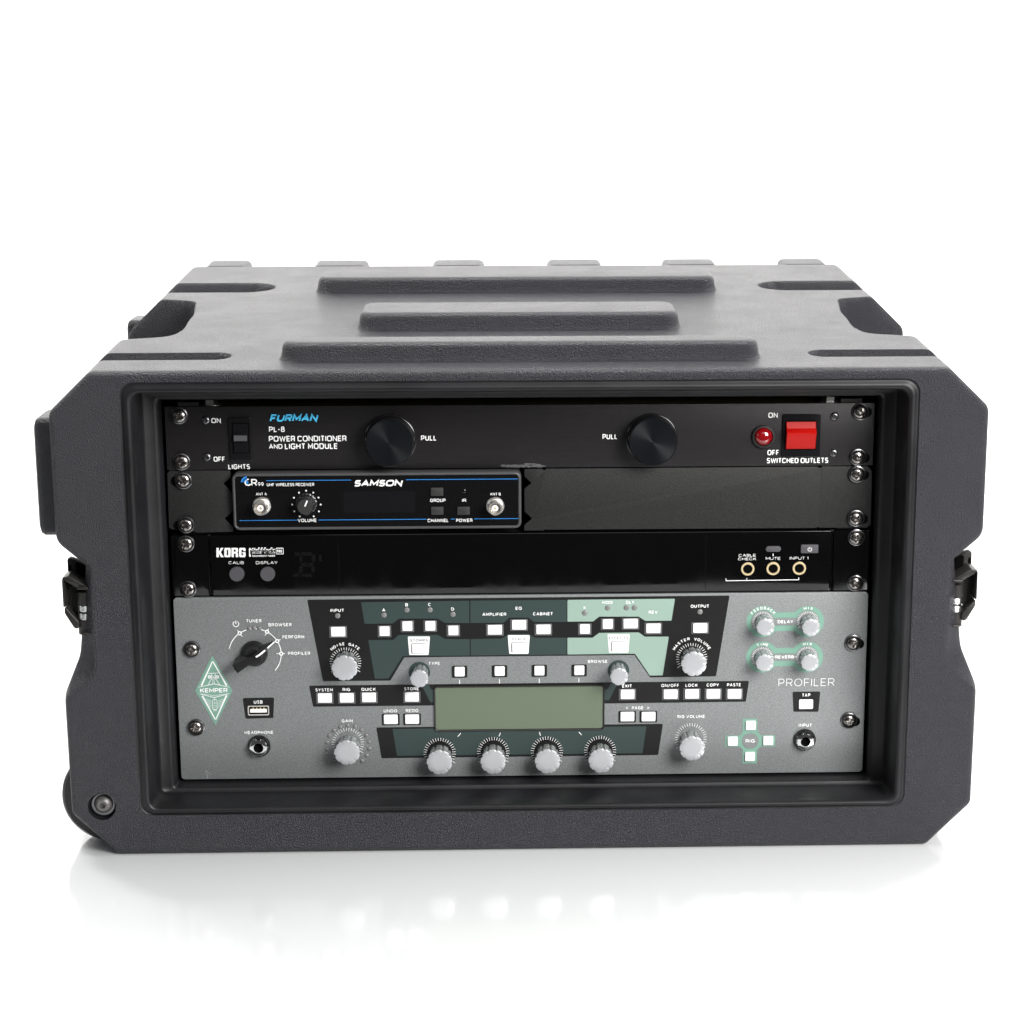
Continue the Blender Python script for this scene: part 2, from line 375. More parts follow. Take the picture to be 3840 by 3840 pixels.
def outline(y, inset=0.0):
    cl = corner_list(y); pts = [c[0] for c in cl]+[(-c[0][0], c[0][1]) for c in reversed(cl)]; rr = [c[1] for c in cl]+[c[1] for c in reversed(cl)]
    seg = 5; q = rounded(pts, list(rr), seg); n = len(pts); divs = NS+[NB]+NS[::-1]+[NT]; out = []
    for i in range(n):
        out += q[i*(seg+1):(i+1)*(seg+1)]
        a = np.array(q[(i+1)*(seg+1)-1]); b = np.array(q[((i+1) % n)*(seg+1)])
        for k in range(1, divs[i]): out.append(tuple(a+(b-a)*k/divs[i]))
    out = np.array(out)
    if inset:
        t = np.roll(out, -1, 0)-np.roll(out, 1, 0); t /= np.linalg.norm(t, axis=1)[:, None]+1e-9
        out = out+np.stack([t[:, 1], -t[:, 0]], 1)*inset
    return out
# hollows in the top: grab recess and cable grooves, traced on the top face and mirrored
def mirror_avg(L, Rr): 
    return [((abs(a[0])+abs(b[0]))/2, (a[1]+b[1])/2) for a, b in zip(L, Rr)]
BL = [tp(*T1(a, b)) for a, b in ((700,518),(860,500),(930,460),(1000,360),(1010,290),(900,268))]
BITE = [(abs(x), y) for x, y in BL]
BITE = [(330, BITE[0][1]-12), (296, BITE[0][1]-4)]+BITE[1:5]+[(300, BITE[4][1]+16), (330, BITE[4][1]+22)]
BITE = rounded(BITE, [0,6,16,30,60,14,6,0], 5)
def grv(near, far, inner): 
    yn, yf_ = near, far; r = (yf_-yn)/2
    return rounded([(340, yn), (inner, yn), (inner, yf_), (340, yf_)], [0, r*.95, r*.95, 0], 8)
g1n = tp(*T1(1400,234))[1]; g1f = tp(*T1(1400,180))[1]; g1x = abs(tp(*T1(1490,212))[0])
g2n = tp(*T1(1150,641))[1]; g2f = tp(*T1(1150,600))[1]; g2x = abs(tp(*T1(1228,620))[0])
print('BITE', np.round(BITE[:50:6], 0).tolist(), 'grooves', g1n, g1f, g1x, g2n, g2f, g2x)
GR1 = grv(g1n, g1f, g1x); GR2 = grv(g2n, g2f, g2x)
def sdist(P, poly):                 # signed distance to polygon, negative inside
    poly = np.array(poly); d = np.full(len(P), 1e9); inside = np.zeros(len(P), bool); n = len(poly)
    for i in range(n):
        a = poly[i]; b = poly[(i+1) % n]; e = b-a; le = e@e
        if le < 1e-9: continue
        t = np.clip(((P-a)@e)/le, 0, 1); q = P-a-t[:, None]*e; d = np.minimum(d, np.hypot(q[:, 0], q[:, 1]))
        cond = ((a[1] > P[:, 1]) != (b[1] > P[:, 1])); xx = a[0]+(P[:, 1]-a[1])/(b[1]-a[1]+1e-12)*e[0]
        inside ^= cond & (P[:, 0] < xx)
    return np.where(inside, -d, d)
def sst(t): t = np.clip(t, 0, 1); return t*t*(3-2*t)
ys = [-45, -44.6, -43.7, -42.3, -40.5] + list(np.arange(-38, 60, 1.6))+list(np.arange(60, 330, 1.25))+list(np.arange(330, 436, 1.7)) + [437, 439, 440.4, 441]
ins = {-45: 4.2, -44.6: 2.5, -43.7: 1.2, -42.3: .4, 437: .4, 439: 1.0, 440.4: 1.9, 441: 2.6}
rings = []
for y in ys:
    o_ = outline(y, ins.get(y, 0)); P = np.stack([np.abs(o_[:, 0]), np.full(len(o_), y)], 1); z = o_[:, 1].copy(); up = z > 262
    dep = np.zeros(len(o_))
    for poly, d, w in ((GR1, 11, 3.0), (GR2, 11, 3.0)):
        sd = sdist(P, poly); dep = np.maximum(dep, d*sst((1.2-sd)/(w+1.5)))
    dep *= up
    sd = sdist(P, BITE); t = sst((1.8-sd)/9.0); floor_ = ztop(y)-78
    zz_ = z-dep; zb = np.minimum(zz_, floor_)
    m = (z > 186); zz_ = np.where(m, zz_*(1-t)+zb*t, zz_)
    rings.append([(o_[i, 0], float(y), float(zz_[i])) for i in range(len(o_))])
V, F = loft(rings, False, True)
# front face with its opening and the bolt well, kept flat
fr = [(p[0], p[1]) for p in outline(-45, 4.2)]
def brect(hw, zt_, zb_, r, seg=8): return rounded([(-hw, zb_), (hw, zb_), (hw, zt_), (-hw, zt_)], r, seg)
BEZ = [(263,290,-9.5,-45,9.5),(262.2,289.2,-8.8,-44.2,9),(261,288,-8,-44.5,8.5),(259.8,286.8,-7.2,-45.9,8),(258,285,-6.0,-46.4,7.5),(256.2,283.4,-5.0,-45.6,7),
       (255.2,282.3,-4.4,-43,6),(254.4,281.3,-4.6,-20,5),(253.8,280.4,-4.8,-14.0,4.6),(252.6,279.2,-4.4,-12.6,4.2),(246.6,274.6,-2.6,-12.0,3),(244.8,273.2,-2.0,-11.4,2.6),(243.9,272.5,-1.7,-9,2.2),(243.6,272.2,-1.6,4,2)]
hole = brect(263, 290, -9.5, 9.5)
bx, bz = pp(382, 3026, YF); br = 9.6
well = [(bx+br*c_(2*PI*k/28), bz+br*s_(2*PI*k/28)) for k in range(28)]
loops = [[Vector((p[0], p[1], 0)) for p in l] for l in (fr, hole, well)]
tri = tessellate_polygon(loops); fp = [p for l in (fr, hole, well) for p in l]; n0 = len(V)
V += [(p[0], -45.0, p[1]) for p in fp]; F += [tuple(n0+i for i in t) for t in tri]
shell = obj('shell', V, F, 'case', case, True, 40)
# bolt well sleeve
g = G(); g.add(*loft([[(p[0], -45.0, p[1]) for p in well], [(bx+(p[0]-bx)*.97, -38.5, bz+(p[1]-bz)*.97) for p in well]], False, True)); g.obj('bolt_well', 'bezel', case)
g = G(); g.add(*lathe([(8.3,-38.6),(8.3,-39.8),(7.8,-40.3),(4,-40.3)], 32), off=(bx, 0, bz)); bw = g.obj('washer', 'washer', case)
hexp = lambda r, y, n=6: [(r*c_(2*PI*k/n), y, r*s_(2*PI*k/n)) for k in range(n)]
def button_bolt(R_, h, rh, parent, at, name='hex_bolt', m='screw', dh=2.5):
    n = 36; prof_ = [(R_, 0), (R_, -h*.15), (R_*.93, -h*.45), (R_*.75, -h*.8), (R_*.55, -h)]
    rings = [[(r*c_(2*PI*k/n), y, r*s_(2*PI*k/n)) for k in range(n)] for r, y in prof_]
    def hx(r, a): 
        a = a % (PI/3); return r*c_(PI/6)/c_(a-PI/6)
    rings += [[(hx(rh, 2*PI*k/n)*c_(2*PI*k/n), y, hx(rh, 2*PI*k/n)*s_(2*PI*k/n)) for k in range(n)] for y in (-h, -h+dh)]
    V, F = loft(rings, False, True)
    return put(name, mesh(name, V, F, m), parent, at)
button_bolt(6.5, 4.6, 2.3, case, (bx+.4, -40.3, bz+.7), m='bolt')
# bezel round the opening
g = G(); g.add(*loft([[(p[0], y, p[1]) for p in brect(hw, a, b, r)] for hw, a, b, y, r in BEZ])); g.obj('opening_bezel', 'bezel', case, True, 60)
g = G(); g.add(*loft([[(p[0], y, p[1]) for p in brect(hw, a, b, 3)] for hw, a, b, y in ((243.7,272.3,-1.7,4.2),(258,286,-12,5),(258,286,-12,400))], False, True)); g.obj('lining', 'inside', case)
for sx in (-1, 1):
    g = G(); g.add(*box(sx*226-7, sx*226+7, 6, 9, 2, 268)); g.add(*box(sx*233-1, sx*233+1, 9, 22, 2, 268)); g.obj('rack_rail', 'blackmetal', case)
# raised ribs on the lid
def rib(L, Rr, back, h=12.5, r=13):
    xl, yn = L; xr, _ = Rr; hw = (xr-xl)/2; cx = (xl+xr)/2; yb_ = back; d = (yb_-yn)/2; cy = (yn+yb_)/2
    rings = []
    for e, hh in ((3.2, -1.5), (2.0, -.2), (1.0, 1.2), (.2, 4), (-.5, h-4.2), (-1.1, h-2.4), (-2.3, h-1.0), (-4.0, h-.25), (-6.0, h)):
        q = rounded([(cx-hw-e, cy-d-e), (cx+hw+e, cy-d-e), (cx+hw+e, cy+d+e), (cx-hw-e, cy+d+e)], min(max(r+e, 2), d+e-.5), 10)
        rings.append([(p[0], p[1], ztop(p[1])+hh) for p in q])
    V, F = loft(rings, False, True); o = obj('raised_rib', V, F, 'case', case, True, 70); return o
for (l, r_, bk) in ((T1(1530,657), T2(402,640), T1(1560,512)), (T3(293,355), T3(1748,340), T3(340,218)), (T3(108,180), T3(1915,178), T3(140,76))):
    a = tp(*l); b = tp(*r_); k = tp(*bk, h=12.5); y0 = (a[1]+b[1])/2; print('rib', a, b, k)
    rib((a[0], y0), (b[0], y0), max(k[1], y0+28))
# lugs of the rear lid along the back edge
for x0, x1 in ((721,930),(1155,1380),(1605,1825),(2045,2275),(2490,2715),(2940,3160)):
    a = tp(x0, 1008)[0]; b = tp(x1, 1008)[0]; zt_ = ztop(441)
    zl = zt_-.3
    q = rounded([(a, zt_-26), (b, zt_-26), (b-3 if x1 < 3100 else b-9, zl), (a+3 if x0 > 800 else a+9, zl)], [2,2,5,5], 6)
    g = G(); g.add(*prism(q, 441.3, 474, 1.2)); g.V = [(x, y, z+(y-441)*.045 if z > zt_-10 else z) for x, y, z in g.V]; g.obj('rear_lug', 'case', case)
q = rounded([(-280,20),(280,20),(308,48),(308,zt_-34),(276,zt_-5),(-276,zt_-5),(-308,zt_-34),(-308,48)], 6, 4)
g = G(); g.add(*prism(q, 441.2, 461, 3)); g.obj('rear_lid', 'case', case)
# side bumpers (left side only)
def bumper(xa, xb, y0, y1, z0, z1):
    rings = []
    for e, x in ((0, xb), (0, xa+4), (-1.2, xa+1.4), (-4, xa)):
        rings.append([(x, p[0], p[1]) for p in rounded([(y0-e, z0-e), (y1+e, z0-e), (y1+e, z1+e), (y0-e, z1+e)], 5, 4)])
    V, F = loft(rings, True, True); obj('side_bumper', V, F, 'case', case, True, 50)
bumper(-323.5, -306, -31, 10, 184, 264)
bumper(-334, -306, 385, 425, 200, 275.5)
# wheel (axle runs front to back)
wh = bpy.data.objects.new('wheel', None)
wx, wz = bx, ZF+33.6
g = G(); g.add(*lathe([(24,-20),(30.5,-20),(32.6,-17.5),(33.4,-13),(33.4,7),(32.6,11),(30.5,13),(24,13)], 64), off=(wx, 0, wz)); wheel = g.obj('wheel', 'rubber', case)
g = G(); g.add(*lathe([(6,-21),(22,-21),(24.2,-19.5),(24.2,12),(6,14)], 48), off=(wx, 0, wz)); g.obj('hub', 'bezel', wheel)

# latches: butterfly-free toggle latch in each side notch
def latch(sx):
    def w(px, py, y=-35):
        x, z = pp(px, py, y); return x, z
    def poly(pts, y0, y1, name, m='blackmetal', par=None, bev=.5, r=1.5):
        q = [w(*p, y=y0) for p in pts]; q = [(-sx*x if sx > 0 else x, z) for x, z in q]
        if sx > 0: pass
        g = G(); g.add(*prism(rounded(q, r, 3), y0, y1, bev)); return g.obj(name, m, par)
    zz4 = Z(100, 1450, .5177)
    P = lambda *l: [zz4(a, b) for a, b in l]
    base = poly(P((292,1235),(345,1255),(440,1300),(452,1430),(452,1800),(385,1800),(372,1440),(320,1372),(298,1362)), -22, -16, 'latch', par=case)
    poly(P((345,1262),(418,1300),(425,1420),(375,1430)), -25, -22.5, 'backing_plate', 'hole', base)
    poly(P((300,1288),(318,1292),(324,1330),(322,1362),(306,1352)), -22.3, -21.6, 'plate_slot', 'hole', base, .1, 1.2)
    # cranked lever, a curved plate standing away from the case
    poly(P((252,1385),(300,1372),(430,1445),(432,1452),(372,1462),(262,1402)), -40, -10, 'lever_top', par=base)
    poly(P((252,1388),(264,1408),(278,1600),(264,1598)), -42, -8, 'lever_edge', par=base)
    poly(P((266,1408),(372,1462),(392,1560),(385,1700),(372,1712),(300,1640),(280,1600)), -30, -24, 'lever_face', par=base)
    poly(P((272,1604),(284,1604),(372,1700),(380,1722),(372,1762),(340,1745),(275,1645)), -40, -16, 'lever_lip', par=base)
    poly(P((362,1458),(440,1452),(442,1472),(366,1472)), -42, -20, 'hinge_ear', par=base)
    poly(P((384,1788),(450,1784),(450,1802),(384,1798)), -42, -20, 'hinge_ear', par=base)
    # embossed emblem ring on the lever
    ex, ez = w(*zz4(355, 1570), y=-30); ex = -sx*ex if sx > 0 else ex
    g = G()
    for k in range(18):
        a0, a1 = 2*PI*k/18, 2*PI*(k+1)/18
        pa = (ex+6*c_(a0), ez+12*s_(a0)); pb = (ex+6*c_(a1), ez+12*s_(a1)); V, F = bar2(*pa, *pb, 1.3, -31.2); g.add(V, F)
        V, F = bar2(ex+3.2*c_(a0), ez+7*s_(a0), ex+3.2*c_(a1), ez+7*s_(a1), 1.0, -31.2); g.add(V, F)
    g.obj('embossed_ring', 'blackmetal', base, False)
    # hinge barrels with the two springs between them
    x0, z0 = w(*zz4(418, 1480), y=-34); x0 = -sx*x0 if sx > 0 else x0
    for a, b, m, nm in ((1480,1575,'blackmetal','hinge_barrel'),(1680,1785,'blackmetal','hinge_barrel')):
        _, za = w(*zz4(418, a), y=-34); _, zb = w(*zz4(418, b), y=-34)
        V = [(x0+5.2*c_(2*PI*k/20), -34+5.2*s_(2*PI*k/20), z) for z in (za, zb) for k in range(20)]
        F = [(k, (k+1) % 20, 20+(k+1) % 20, 20+k) for k in range(20)]+[tuple(range(20)), tuple(range(20, 40))]
        obj(nm, V, F, m, base)
    for a, b in ((1577,1618),(1632,1676)):
        _, za = w(*zz4(418, a), y=-34); _, zb = w(*zz4(418, b), y=-34); n = 90; coils = 5.5; rings = []
        for i in range(n+1):
            th = 2*PI*coils*i/n; cxy = np.array([x0+4.6*c_(th), -34+4.6*s_(th), za+(zb-za)*i/n]); u = np.array([c_(th), s_(th), 0])
            rings.append([tuple(cxy+.85*(u*c_(2*PI*k/8)+np.array([0,0,1])*s_(2*PI*k/8))) for k in range(8)])
        V, F = loft(rings, True, True); obj('coil_spring', V, F, 'zinc', base)
    return base
latch(-1); latch(1)

# ------------------------------------------------------------------ shared small parts
def dome_mesh(name, Rr=4.7, h=2.3, nr=16, na=64):
    V = [(0, -h+1.25, 0)]; F = []
    for i in range(1, nr+1):
        r = Rr*i/nr
        for k in range(na):
            a = 2*PI*k/na; x, z = r*c_(a), r*s_(a); y = -h*math.sqrt(max(0, 1-(r/Rr)**2*.93))
            u, v = abs(x), abs(z); arm = min(max(u, v)/(.60*Rr), 9); wd = .13*Rr+.07*Rr*(1-min(1, max(u, v)/(.6*Rr)))
            ins = (min(u, v) < wd) and max(u, v) < .60*Rr
            if ins or (u+v < .34*Rr): y += 1.35*(1-.45*min(1, max(u, v)/(.6*Rr)))
            V.append((x, y, z))
    for k in range(na): F.append((0, 1+k, 1+(k+1) % na))
    for i in range(nr-1):
        for k in range(na):
            a = 1+i*na+k; b = 1+i*na+(k+1) % na; F.append((a, b, b+na, a+na))
    n = len(V); 
    V += [(Rr*c_(2*PI*k/na), .6, Rr*s_(2*PI*k/na)) for k in range(na)]
    for k in range(na): F.append((n-na+k, n-na+(k+1) % na, n+(k+1) % na, n+k))
    return mesh(name, V, F, 'screw', True, 50)
SCREW = dome_mesh('rack_screw')
WASH = mesh('washer', *lathe([(6.0,0),(6.0,-.8),(5.75,-1.5),(5.2,-1.7),(4.9,-1.2),(4.6,-.9),(3.6,-.9)], 40), 'washer')
def rack_screw(parent, z, x, y, tilt=0):
    X, Zc = zz(z, x, y, -3); o = put('rack_screw', SCREW, parent, (X, -1.6, Zc)); o.rotation_euler = (R(random.uniform(-3,3)), R(random.uniform(0, 90)), R(random.uniform(-3,3)))
    wdx = random.uniform(-.5, .5)
    wo = bpy.data.objects.new('washer', WASH); COL.objects.link(wo); wo.parent = o; wo.location = Vector((wdx*.3, 1.5, random.uniform(.0, .5)))*S
    return o
def slot(parent, z, x, y, dx):      # open end of the mounting slot behind a screw
    X, Zc = zz(z, x, y, 0); g = G(); g.add(*flat(rrect(5.2, 3.4, 3.3, 5, X+dx, Zc), -.12)); return g.obj('mounting_slot', 'hole', parent, False)

def panel(parent, pts, y0=0, y1=3, m='anod', r=1.0, bev=.35, name='faceplate'):
    g = G(); g.add(*prism(rounded(pts, r, 5), y0, y1, bev)); return g.obj(name, m, parent, True, 30)
U = 44.45

# ------------------------------------------------------------------ power conditioner (top unit)
pc = thing('power_conditioner', 'black brushed-metal power conditioner with red rocker switch, topmost unit in the rack', 'power conditioner', (0, 0, 222))
z1, z0 = 5*U+43.9, 5*U+.4
panel(pc, [(-241.3,z0),(241.3,z0),(241.3,z1),(-241.3,z1)], r=.6)
g = G(); g.add(*box(-215, 215, 3.2, 190, z0+2, z1-.9)); g.obj('chassis', 'anod_top', pc, False)
for (x, y) in (F1(405,128), F3(1600,82)):
    X, Zc = pp(x, y, 8); g = G(); g.add(*loft([hexp(5.2, 0), hexp(5.2, 4.5)], True, True)); 
    V = [(v[0]+X, 9+v[2], z1-.85+v[1]) for v in g.V]; obj('hex_nut', V, g.F, 'zinc', pc, False)
    g = G(); V, F = lathe([(8, 0), (8, 1)], 24); obj('washer', [(v[0]+X, 11.5+v[2], z1-.88+v[1]) for v in V], F, 'zinc', pc)
for z, x, y, c in ((F1,150,240,0),(F1,172,612,0),(F3,1805,168,1),(F3,1790,470,1)):
    if c: slot(pc, z, x, y, 2.6)
    rack_screw(pc, z, x, y)
for z, x, y in ((F1,368,270),(F1,379,567),(F3,1632,195),(F3,1626,437)):
    X, Zc = zz(z, x, y); button_bolt(2.9, 1.3, 1.05, pc, (X, -.1, Zc), 'small_bolt', 'washer', .8)
# light-module knobs: each is a deep collar with a turned cap
def pull_knob(bxp, cxp):
    X, Zc = pp(*bxp, y=-2); X2, Z2 = pp(*cxp, y=-13)
    X = (X+X2)/2; Zc = (Zc+Z2)/2
    k = put('pull_knob', mesh('pull_knob', *lathe([(17.7,0),(17.7,-3.0),(17.2,-3.4),(16.9,-3.5),(16.7,-12.6),(16.2,-13.3)], 72), 'knobside'), pc, (X, -.05, Zc))
    put('cap', mesh('cap', *lathe([(16.15,-13.2),(16.05,-13.6),(15.7,-13.9),(12,-13.9),(8,-13.9),(4,-13.9),(.3,-13.9),(0,-13.8)], 96), 'knobcap', True, 20), k, (X, -.05, Zc))
pull_knob(F2(319,378), F2(308,414)); pull_knob(F3(432,337), F3(436,367))
# small black rocker switch
def rect_at(z, x0, y0, x1, y1, yy=0):
    a = zz(z, x0, (y0+y1)/2, yy); b = zz(z, x1, (y0+y1)/2, yy); c = zz(z, (x0+x1)/2, y0, yy); d = zz(z, (x0+x1)/2, y1, yy)
    return a[0], b[0], d[1], c[1]          # x0 x1 z0 z1
def rocker(z, outer, inner, m, split, name, tiltsgn, gk):
    x0, x1, za, zb = rect_at(z, *outer); g = G()
    g.add(*prism(rrect((x1-x0)/2, (zb-za)/2, .8, 3, (x0+x1)/2, (za+zb)/2), -1.6, 0, .4)); fr_ = g.obj(name, 'switch', pc)
    i0, i1, ia, ib = rect_at(z, *inner, -3); zm = ia+(ib-ia)*split
    g = G(); g.add(*flat(rrect((i1-i0)/2+.7, (ib-ia)/2+.7, .3, 2, (i0+i1)/2, (ia+ib)/2), -1.68)); g.obj('recess', 'hole', fr_, False)
    # side profile of the rocker, extruded in x
    prof_ = [(-1.5, ib), (-2.6, ib-.15), (-4.6 if tiltsgn > 0 else -2.0, ib-.9)] if 0 else None
    pr = gk(ia, ib, zm); n = len(pr)
    rings = [[(xx, y+ (.25 if e else 0), zc) for y, zc in pr] for xx, e in ((i0, 1), (i0+.35, 0), (i1-.35, 0), (i1, 1))]
    V, F = loft(rings, True, True); obj('rocker', V, F, m, fr_, True, 25); return fr_
rocker(F1, (557,245,733,592), (588,300,708,532), 'switch', .5, 'lights_switch', 1,
       lambda a, b, m: [(-1.7, b), (-2.2, b), (-2.0, m+3.6), (-3.9, m+3.2), (-4.2, m-2.0), (-2.1, m-2.6), (-2.3, a), (-1.7, a)])
sw = rocker(F3, (1288,178,1537,462), (1314,232,1508,412), 'red', .55, 'outlet_switch', 1,
       lambda a, b, m: [(-1.7, b), (-3.0, b), (-4.4, b-4.2), (-7.4, b-6.6), (-7.2, b-8.0), (-5.2, m-3.6), (-3.6, a+1.4), (-2.8, a+.2), (-1.7, a)])
# grey strip on the lights rocker
x0, x1, za, zb = rect_at(F1, 594, 393, 701, 438, -4.2); g = G(); g.add(*box(x0, x1, -4.5, -3.8, za, zb)); g.obj('grey_strip', 'greybtn', pc, False)
# red pilot lamp
X, Zc = zz(F3, 1163, 327)
g = G(); g.add(*lathe([(8.0,0),(8.0,-1.6),(7.4,-2.5),(6.6,-2.6),(6.2,-1.8),(6.2,-1)], 48), off=(X, 0, Zc)); lamp = g.obj('pilot_lamp', 'blackmetal', pc)
g = G(); g.add(*lathe([(6.15*s_(a), -1.2-4.2*c_(a)) for a in [PI/2*(1-k/10) for k in range(11)]], 48), off=(X, 0, Zc)); g.obj('lens', 'lens', lamp)
g = Print('printed_text', 'pwhite', pc); SQ = dict(e=3.6, t=.18, gap=.13)
text(g, F1, 'ON', 452, 272, 76, 40, **SQ); text(g, F1, 'OFF', 478, 582, 92, 40, **SQ); text(g, F1, 'LIGHTS', 637, 643, 174, 40, **SQ)
text(g, F1, 'PL-8', 941, 342, 126, 44, **SQ); text(g, F1, 'POWER CONDITIONER', 1189, 417, 624, 46, e=3.6, t=.185, gap=.10)
text(g, F1, 'AND', 932, 480, 108, 38, **SQ); text(g, F1, 'LIGHT MODULE', 1218, 478, 426, 46, e=3.6, t=.185, gap=.12)
text(g, F2, 'PULL', 595, 371, 112, 37, **SQ); text(g, F3, 'PULL', 153, 328, 98, 34, **SQ)
text(g, F3, 'ON', 1227, 187, 62, 34, **SQ); text(g, F3, 'OFF', 1228, 433, 76, 34, **SQ); text(g, F3, 'SWITCHED OUTLETS', 1388, 485, 404, 34, e=3.6, t=.185, gap=.10)
g = Print('printed_logo', 'pcyan', pc); text(g, F1, 'FURMAN', 1080, 251, 400, 60, t=.235, shear=.30, gap=.08, e=2.4)
g = Print('logo_stripe', 'pblack', pc)
for k in range(2):
    xa, za = zz(F1, 876, 233+k*11); xb, _ = zz(F1, 1286, 232+k*9.5); g.add(*bar2(xa, za, xb, za, .16-.03*k, -.62))
# dried glue smear and a few scratches
g = G(); random.seed(3)
for i in range(46):
    t = i/45; x, z = zz(F2, 1135+290*t, 572+random.uniform(-12, 12)*(1-abs(t-.6))-(22*math.exp(-((t-.7)/.1)**2))*random.random())
    V, F = flat([(x+random.uniform(1,3.2)*c_(a)*1.0, z+random.uniform(.25,.9)*s_(a)) for a in [2*PI*k/7 for k in range(7)]], -.05-.01*(i % 9)-.05); g.add(V, F)
g.obj('glue_residue', 'scuff', pc, False)

# ------------------------------------------------------------------ wireless receiver with its mounting plates
rc = thing('wireless_receiver', 'half-width black wireless receiver with two silver antenna jacks and blue lines, held by rack plates', 'wireless receiver', (0, 0, 178))
def pl(z, L, yy=0): return [zz(z, a, b, yy) for a, b in L]
zb_, zt_ = 4*U+.5, 4*U+44.0
left = pl(S1, [(62,110),(84,86),(632,84),(640,150),(572,203),(642,275),(650,300),(650,462),(582,522),(658,590),(662,642),(330,650),(318,640),(100,618),(78,600)])
panel(rc, left, .6, 3, 'powder', [1,1,.5,2,.6,2,2,2,.6,2,.5,.5,.5,1,1], .4, 'rack_ear')
right = pl(S3, [(90,42),(184,40),(188,46),(200,46),(203,39),(1612,28),(1616,34),(1628,34),(1632,27),(1868,26),(1893,50),(1887,330),(1862,346),(1618,346),(1612,341),(1600,347),(205,356),(200,353),(190,360),(90,360),(90,332),(131,297),(92,262),(90,145),(127,113),(92,80)])
panel(rc, right, .6, 3, 'powder', [.5]*20+[2,.6,2,2,.6,2], .4, 'rack_ear')
# lip turned back along the long edges
g = G(); a = zz(S3, 205, 42); b = zz(S3, 1610, 31); g.add(*box(a[0], b[0], 3.1, 20, zt_-2.4, zt_-1.2)); g.obj('folded_lip', 'powder', rc, False)
X0, X1, Z0, Z1 = -pp(*S1(662,350))[0]*-1, pp(*S2(1582,350))[0], pp(*S1(1200,611))[1], pp(*S1(1200,93))[1]
cxr, czr, hxr, hzr = (X0+X1)/2, (Z0+Z1)/2, (X1-X0)/2, (Z1-Z0)/2
g = G(); 
rings = []
for ins_, yy in ((0, 30), (0, -3.2), (.4, -4.6), (1.2, -5.2), (1.9, -5.0), (2.3, -4.2)):
    rings.append([(p[0], yy, p[1]) for p in rrect(hxr-ins_, hzr-ins_, 4.6-ins_, 8, cxr, czr)])
g.add(*loft(rings)); g.obj('rim', 'recvrim', rc, True, 60)
g = G(); g.add(*flat(rrect(hxr-2.2, hzr-2.2, 2.6, 8, cxr, czr), -4.3)); g.obj('front_face', 'recvface', rc, False)
g = G(); g.add(*box(X0+2, X1-2, 30, 150, Z0+1, Z1-1)); g.obj('chassis', 'inside', rc, False)
YR = -4.3
g = G(); x0, x1, za, zb = rect_at(S2, -560, 272, 620, 468, YR); x0 = zz(S1, 1660, 370, YR)[0]
g.add(*flat(rrect((x1-x0)/2, (zb-za)/2, .5, 2, (x0+x1)/2, (za+zb)/2), YR-.12)); g.obj('display_window', 'switch', rc, False)
for z, x, y, dx in ((S1,205,180,-3),(S1,228,583,-3),(S3,1815,72,3),(S3,1810,300,3)):
    slot(rc, z, x, y, dx).location.y += .0006-.0001
    rack_screw(rc, z, x, y)
g = Print('blue_line', 'pblue', rc)
def hline(g, z, xa, xb, y, w, yy): a = zz(z, xa, y, YR); b = zz(z, xb, y, YR); g.add(*bar2(a[0], a[1], b[0], a[1], w, yy))
ltop = zz(S1, 1000, 174, YR)[1]; lbot = zz(S1, 1000, 534, YR)[1]
def hl(g, xa, xb, zc): g.add(*bar2(xa, zc, xb, zc, .42, YR-.2))
xs = lambda z, x: zz(z, x, 300, YR)[0]
hl(g, xs(S1,967), xs(S1,1733), ltop); hl(g, xs(S2,540), xs(S2,1553), ltop)
hl(g, xs(S1,712), xs(S1,1237), lbot); hl(g, xs(S1,1428), xs(S2,719), lbot); hl(g, xs(S2,940), xs(S2,979), lbot); hl(g, xs(S2,1153), xs(S2,1552), lbot)
g = G(); X, Zc = zz(S1, 790, 190, YR); kk = (zz(S1, 890, 190, YR)[0]-X)/100
for r0, r1 in ((21*kk, 33*kk), (40*kk, 56*kk)): g.add(*ring2(X, Zc, r0, r1, YR-.2, 14, 92, 178))
g.add(*disc(X, Zc-.0, 12.5*kk, YR-.26, 20)); g.obj('radio_wave_logo', 'pblue', rc, False)
g = Print('printed_text', 'pwhite', rc)
g.add(*ring2(X+8*kk, Zc, 21*kk, 33*kk, YR-.18, 26, 78, 325))
text(g, S1, 'R', 853, 191, 54, 62, YR-.2, .17, yy=YR); text(g, S1, '99', 912, 205, 52, 32, YR-.2, .17, yy=YR)
text(g, S1, 'UHF WIRELESS RECEIVER', 1182, 210, 428, 28, YR-.2, .17, yy=YR, e=3.2, gap=.12)
text(g, S1, 'ANT A', 918, 296, 98, 24, YR-.2, .17, yy=YR, e=3.2); text(g, S1, 'VOLUME', 1333, 534, 170, 30, YR-.2, .17, yy=YR, e=3.2)
text(g, S2, 'SAMSON', 288, 197, 450, 58, YR-.2, .25, .28, .08, yy=YR, e=3.2)
text(g, S2, 'GROUP', 826, 353, 138, 30, YR-.2, .17, yy=YR, e=3.2); text(g, S2, 'CHANNEL', 828, 535, 190, 30, YR-.2, .17, yy=YR, e=3.2)
text(g, S2, 'IR', 1063, 353, 36, 28, YR-.2, .17, yy=YR, e=3.2); text(g, S2, 'POWER', 1065, 534, 146, 30, YR-.2, .17, yy=YR, e=3.2)
text(g, S2, 'ANT B', 1347, 296, 96, 24, YR-.2, .17, yy=YR, e=3.2)
for x, y in ((1323,266),(1259,283),(1388,283),(1213,329),(1436,328),(1197,391),(1455,391),(1217,453),(1439,453),(1266,498),(1393,498)):
    a = zz(S1, x, y, YR); Print('printed_dot', 'pwhite', rc).add(*disc(a[0], a[1], .6, YR-.2, 14))
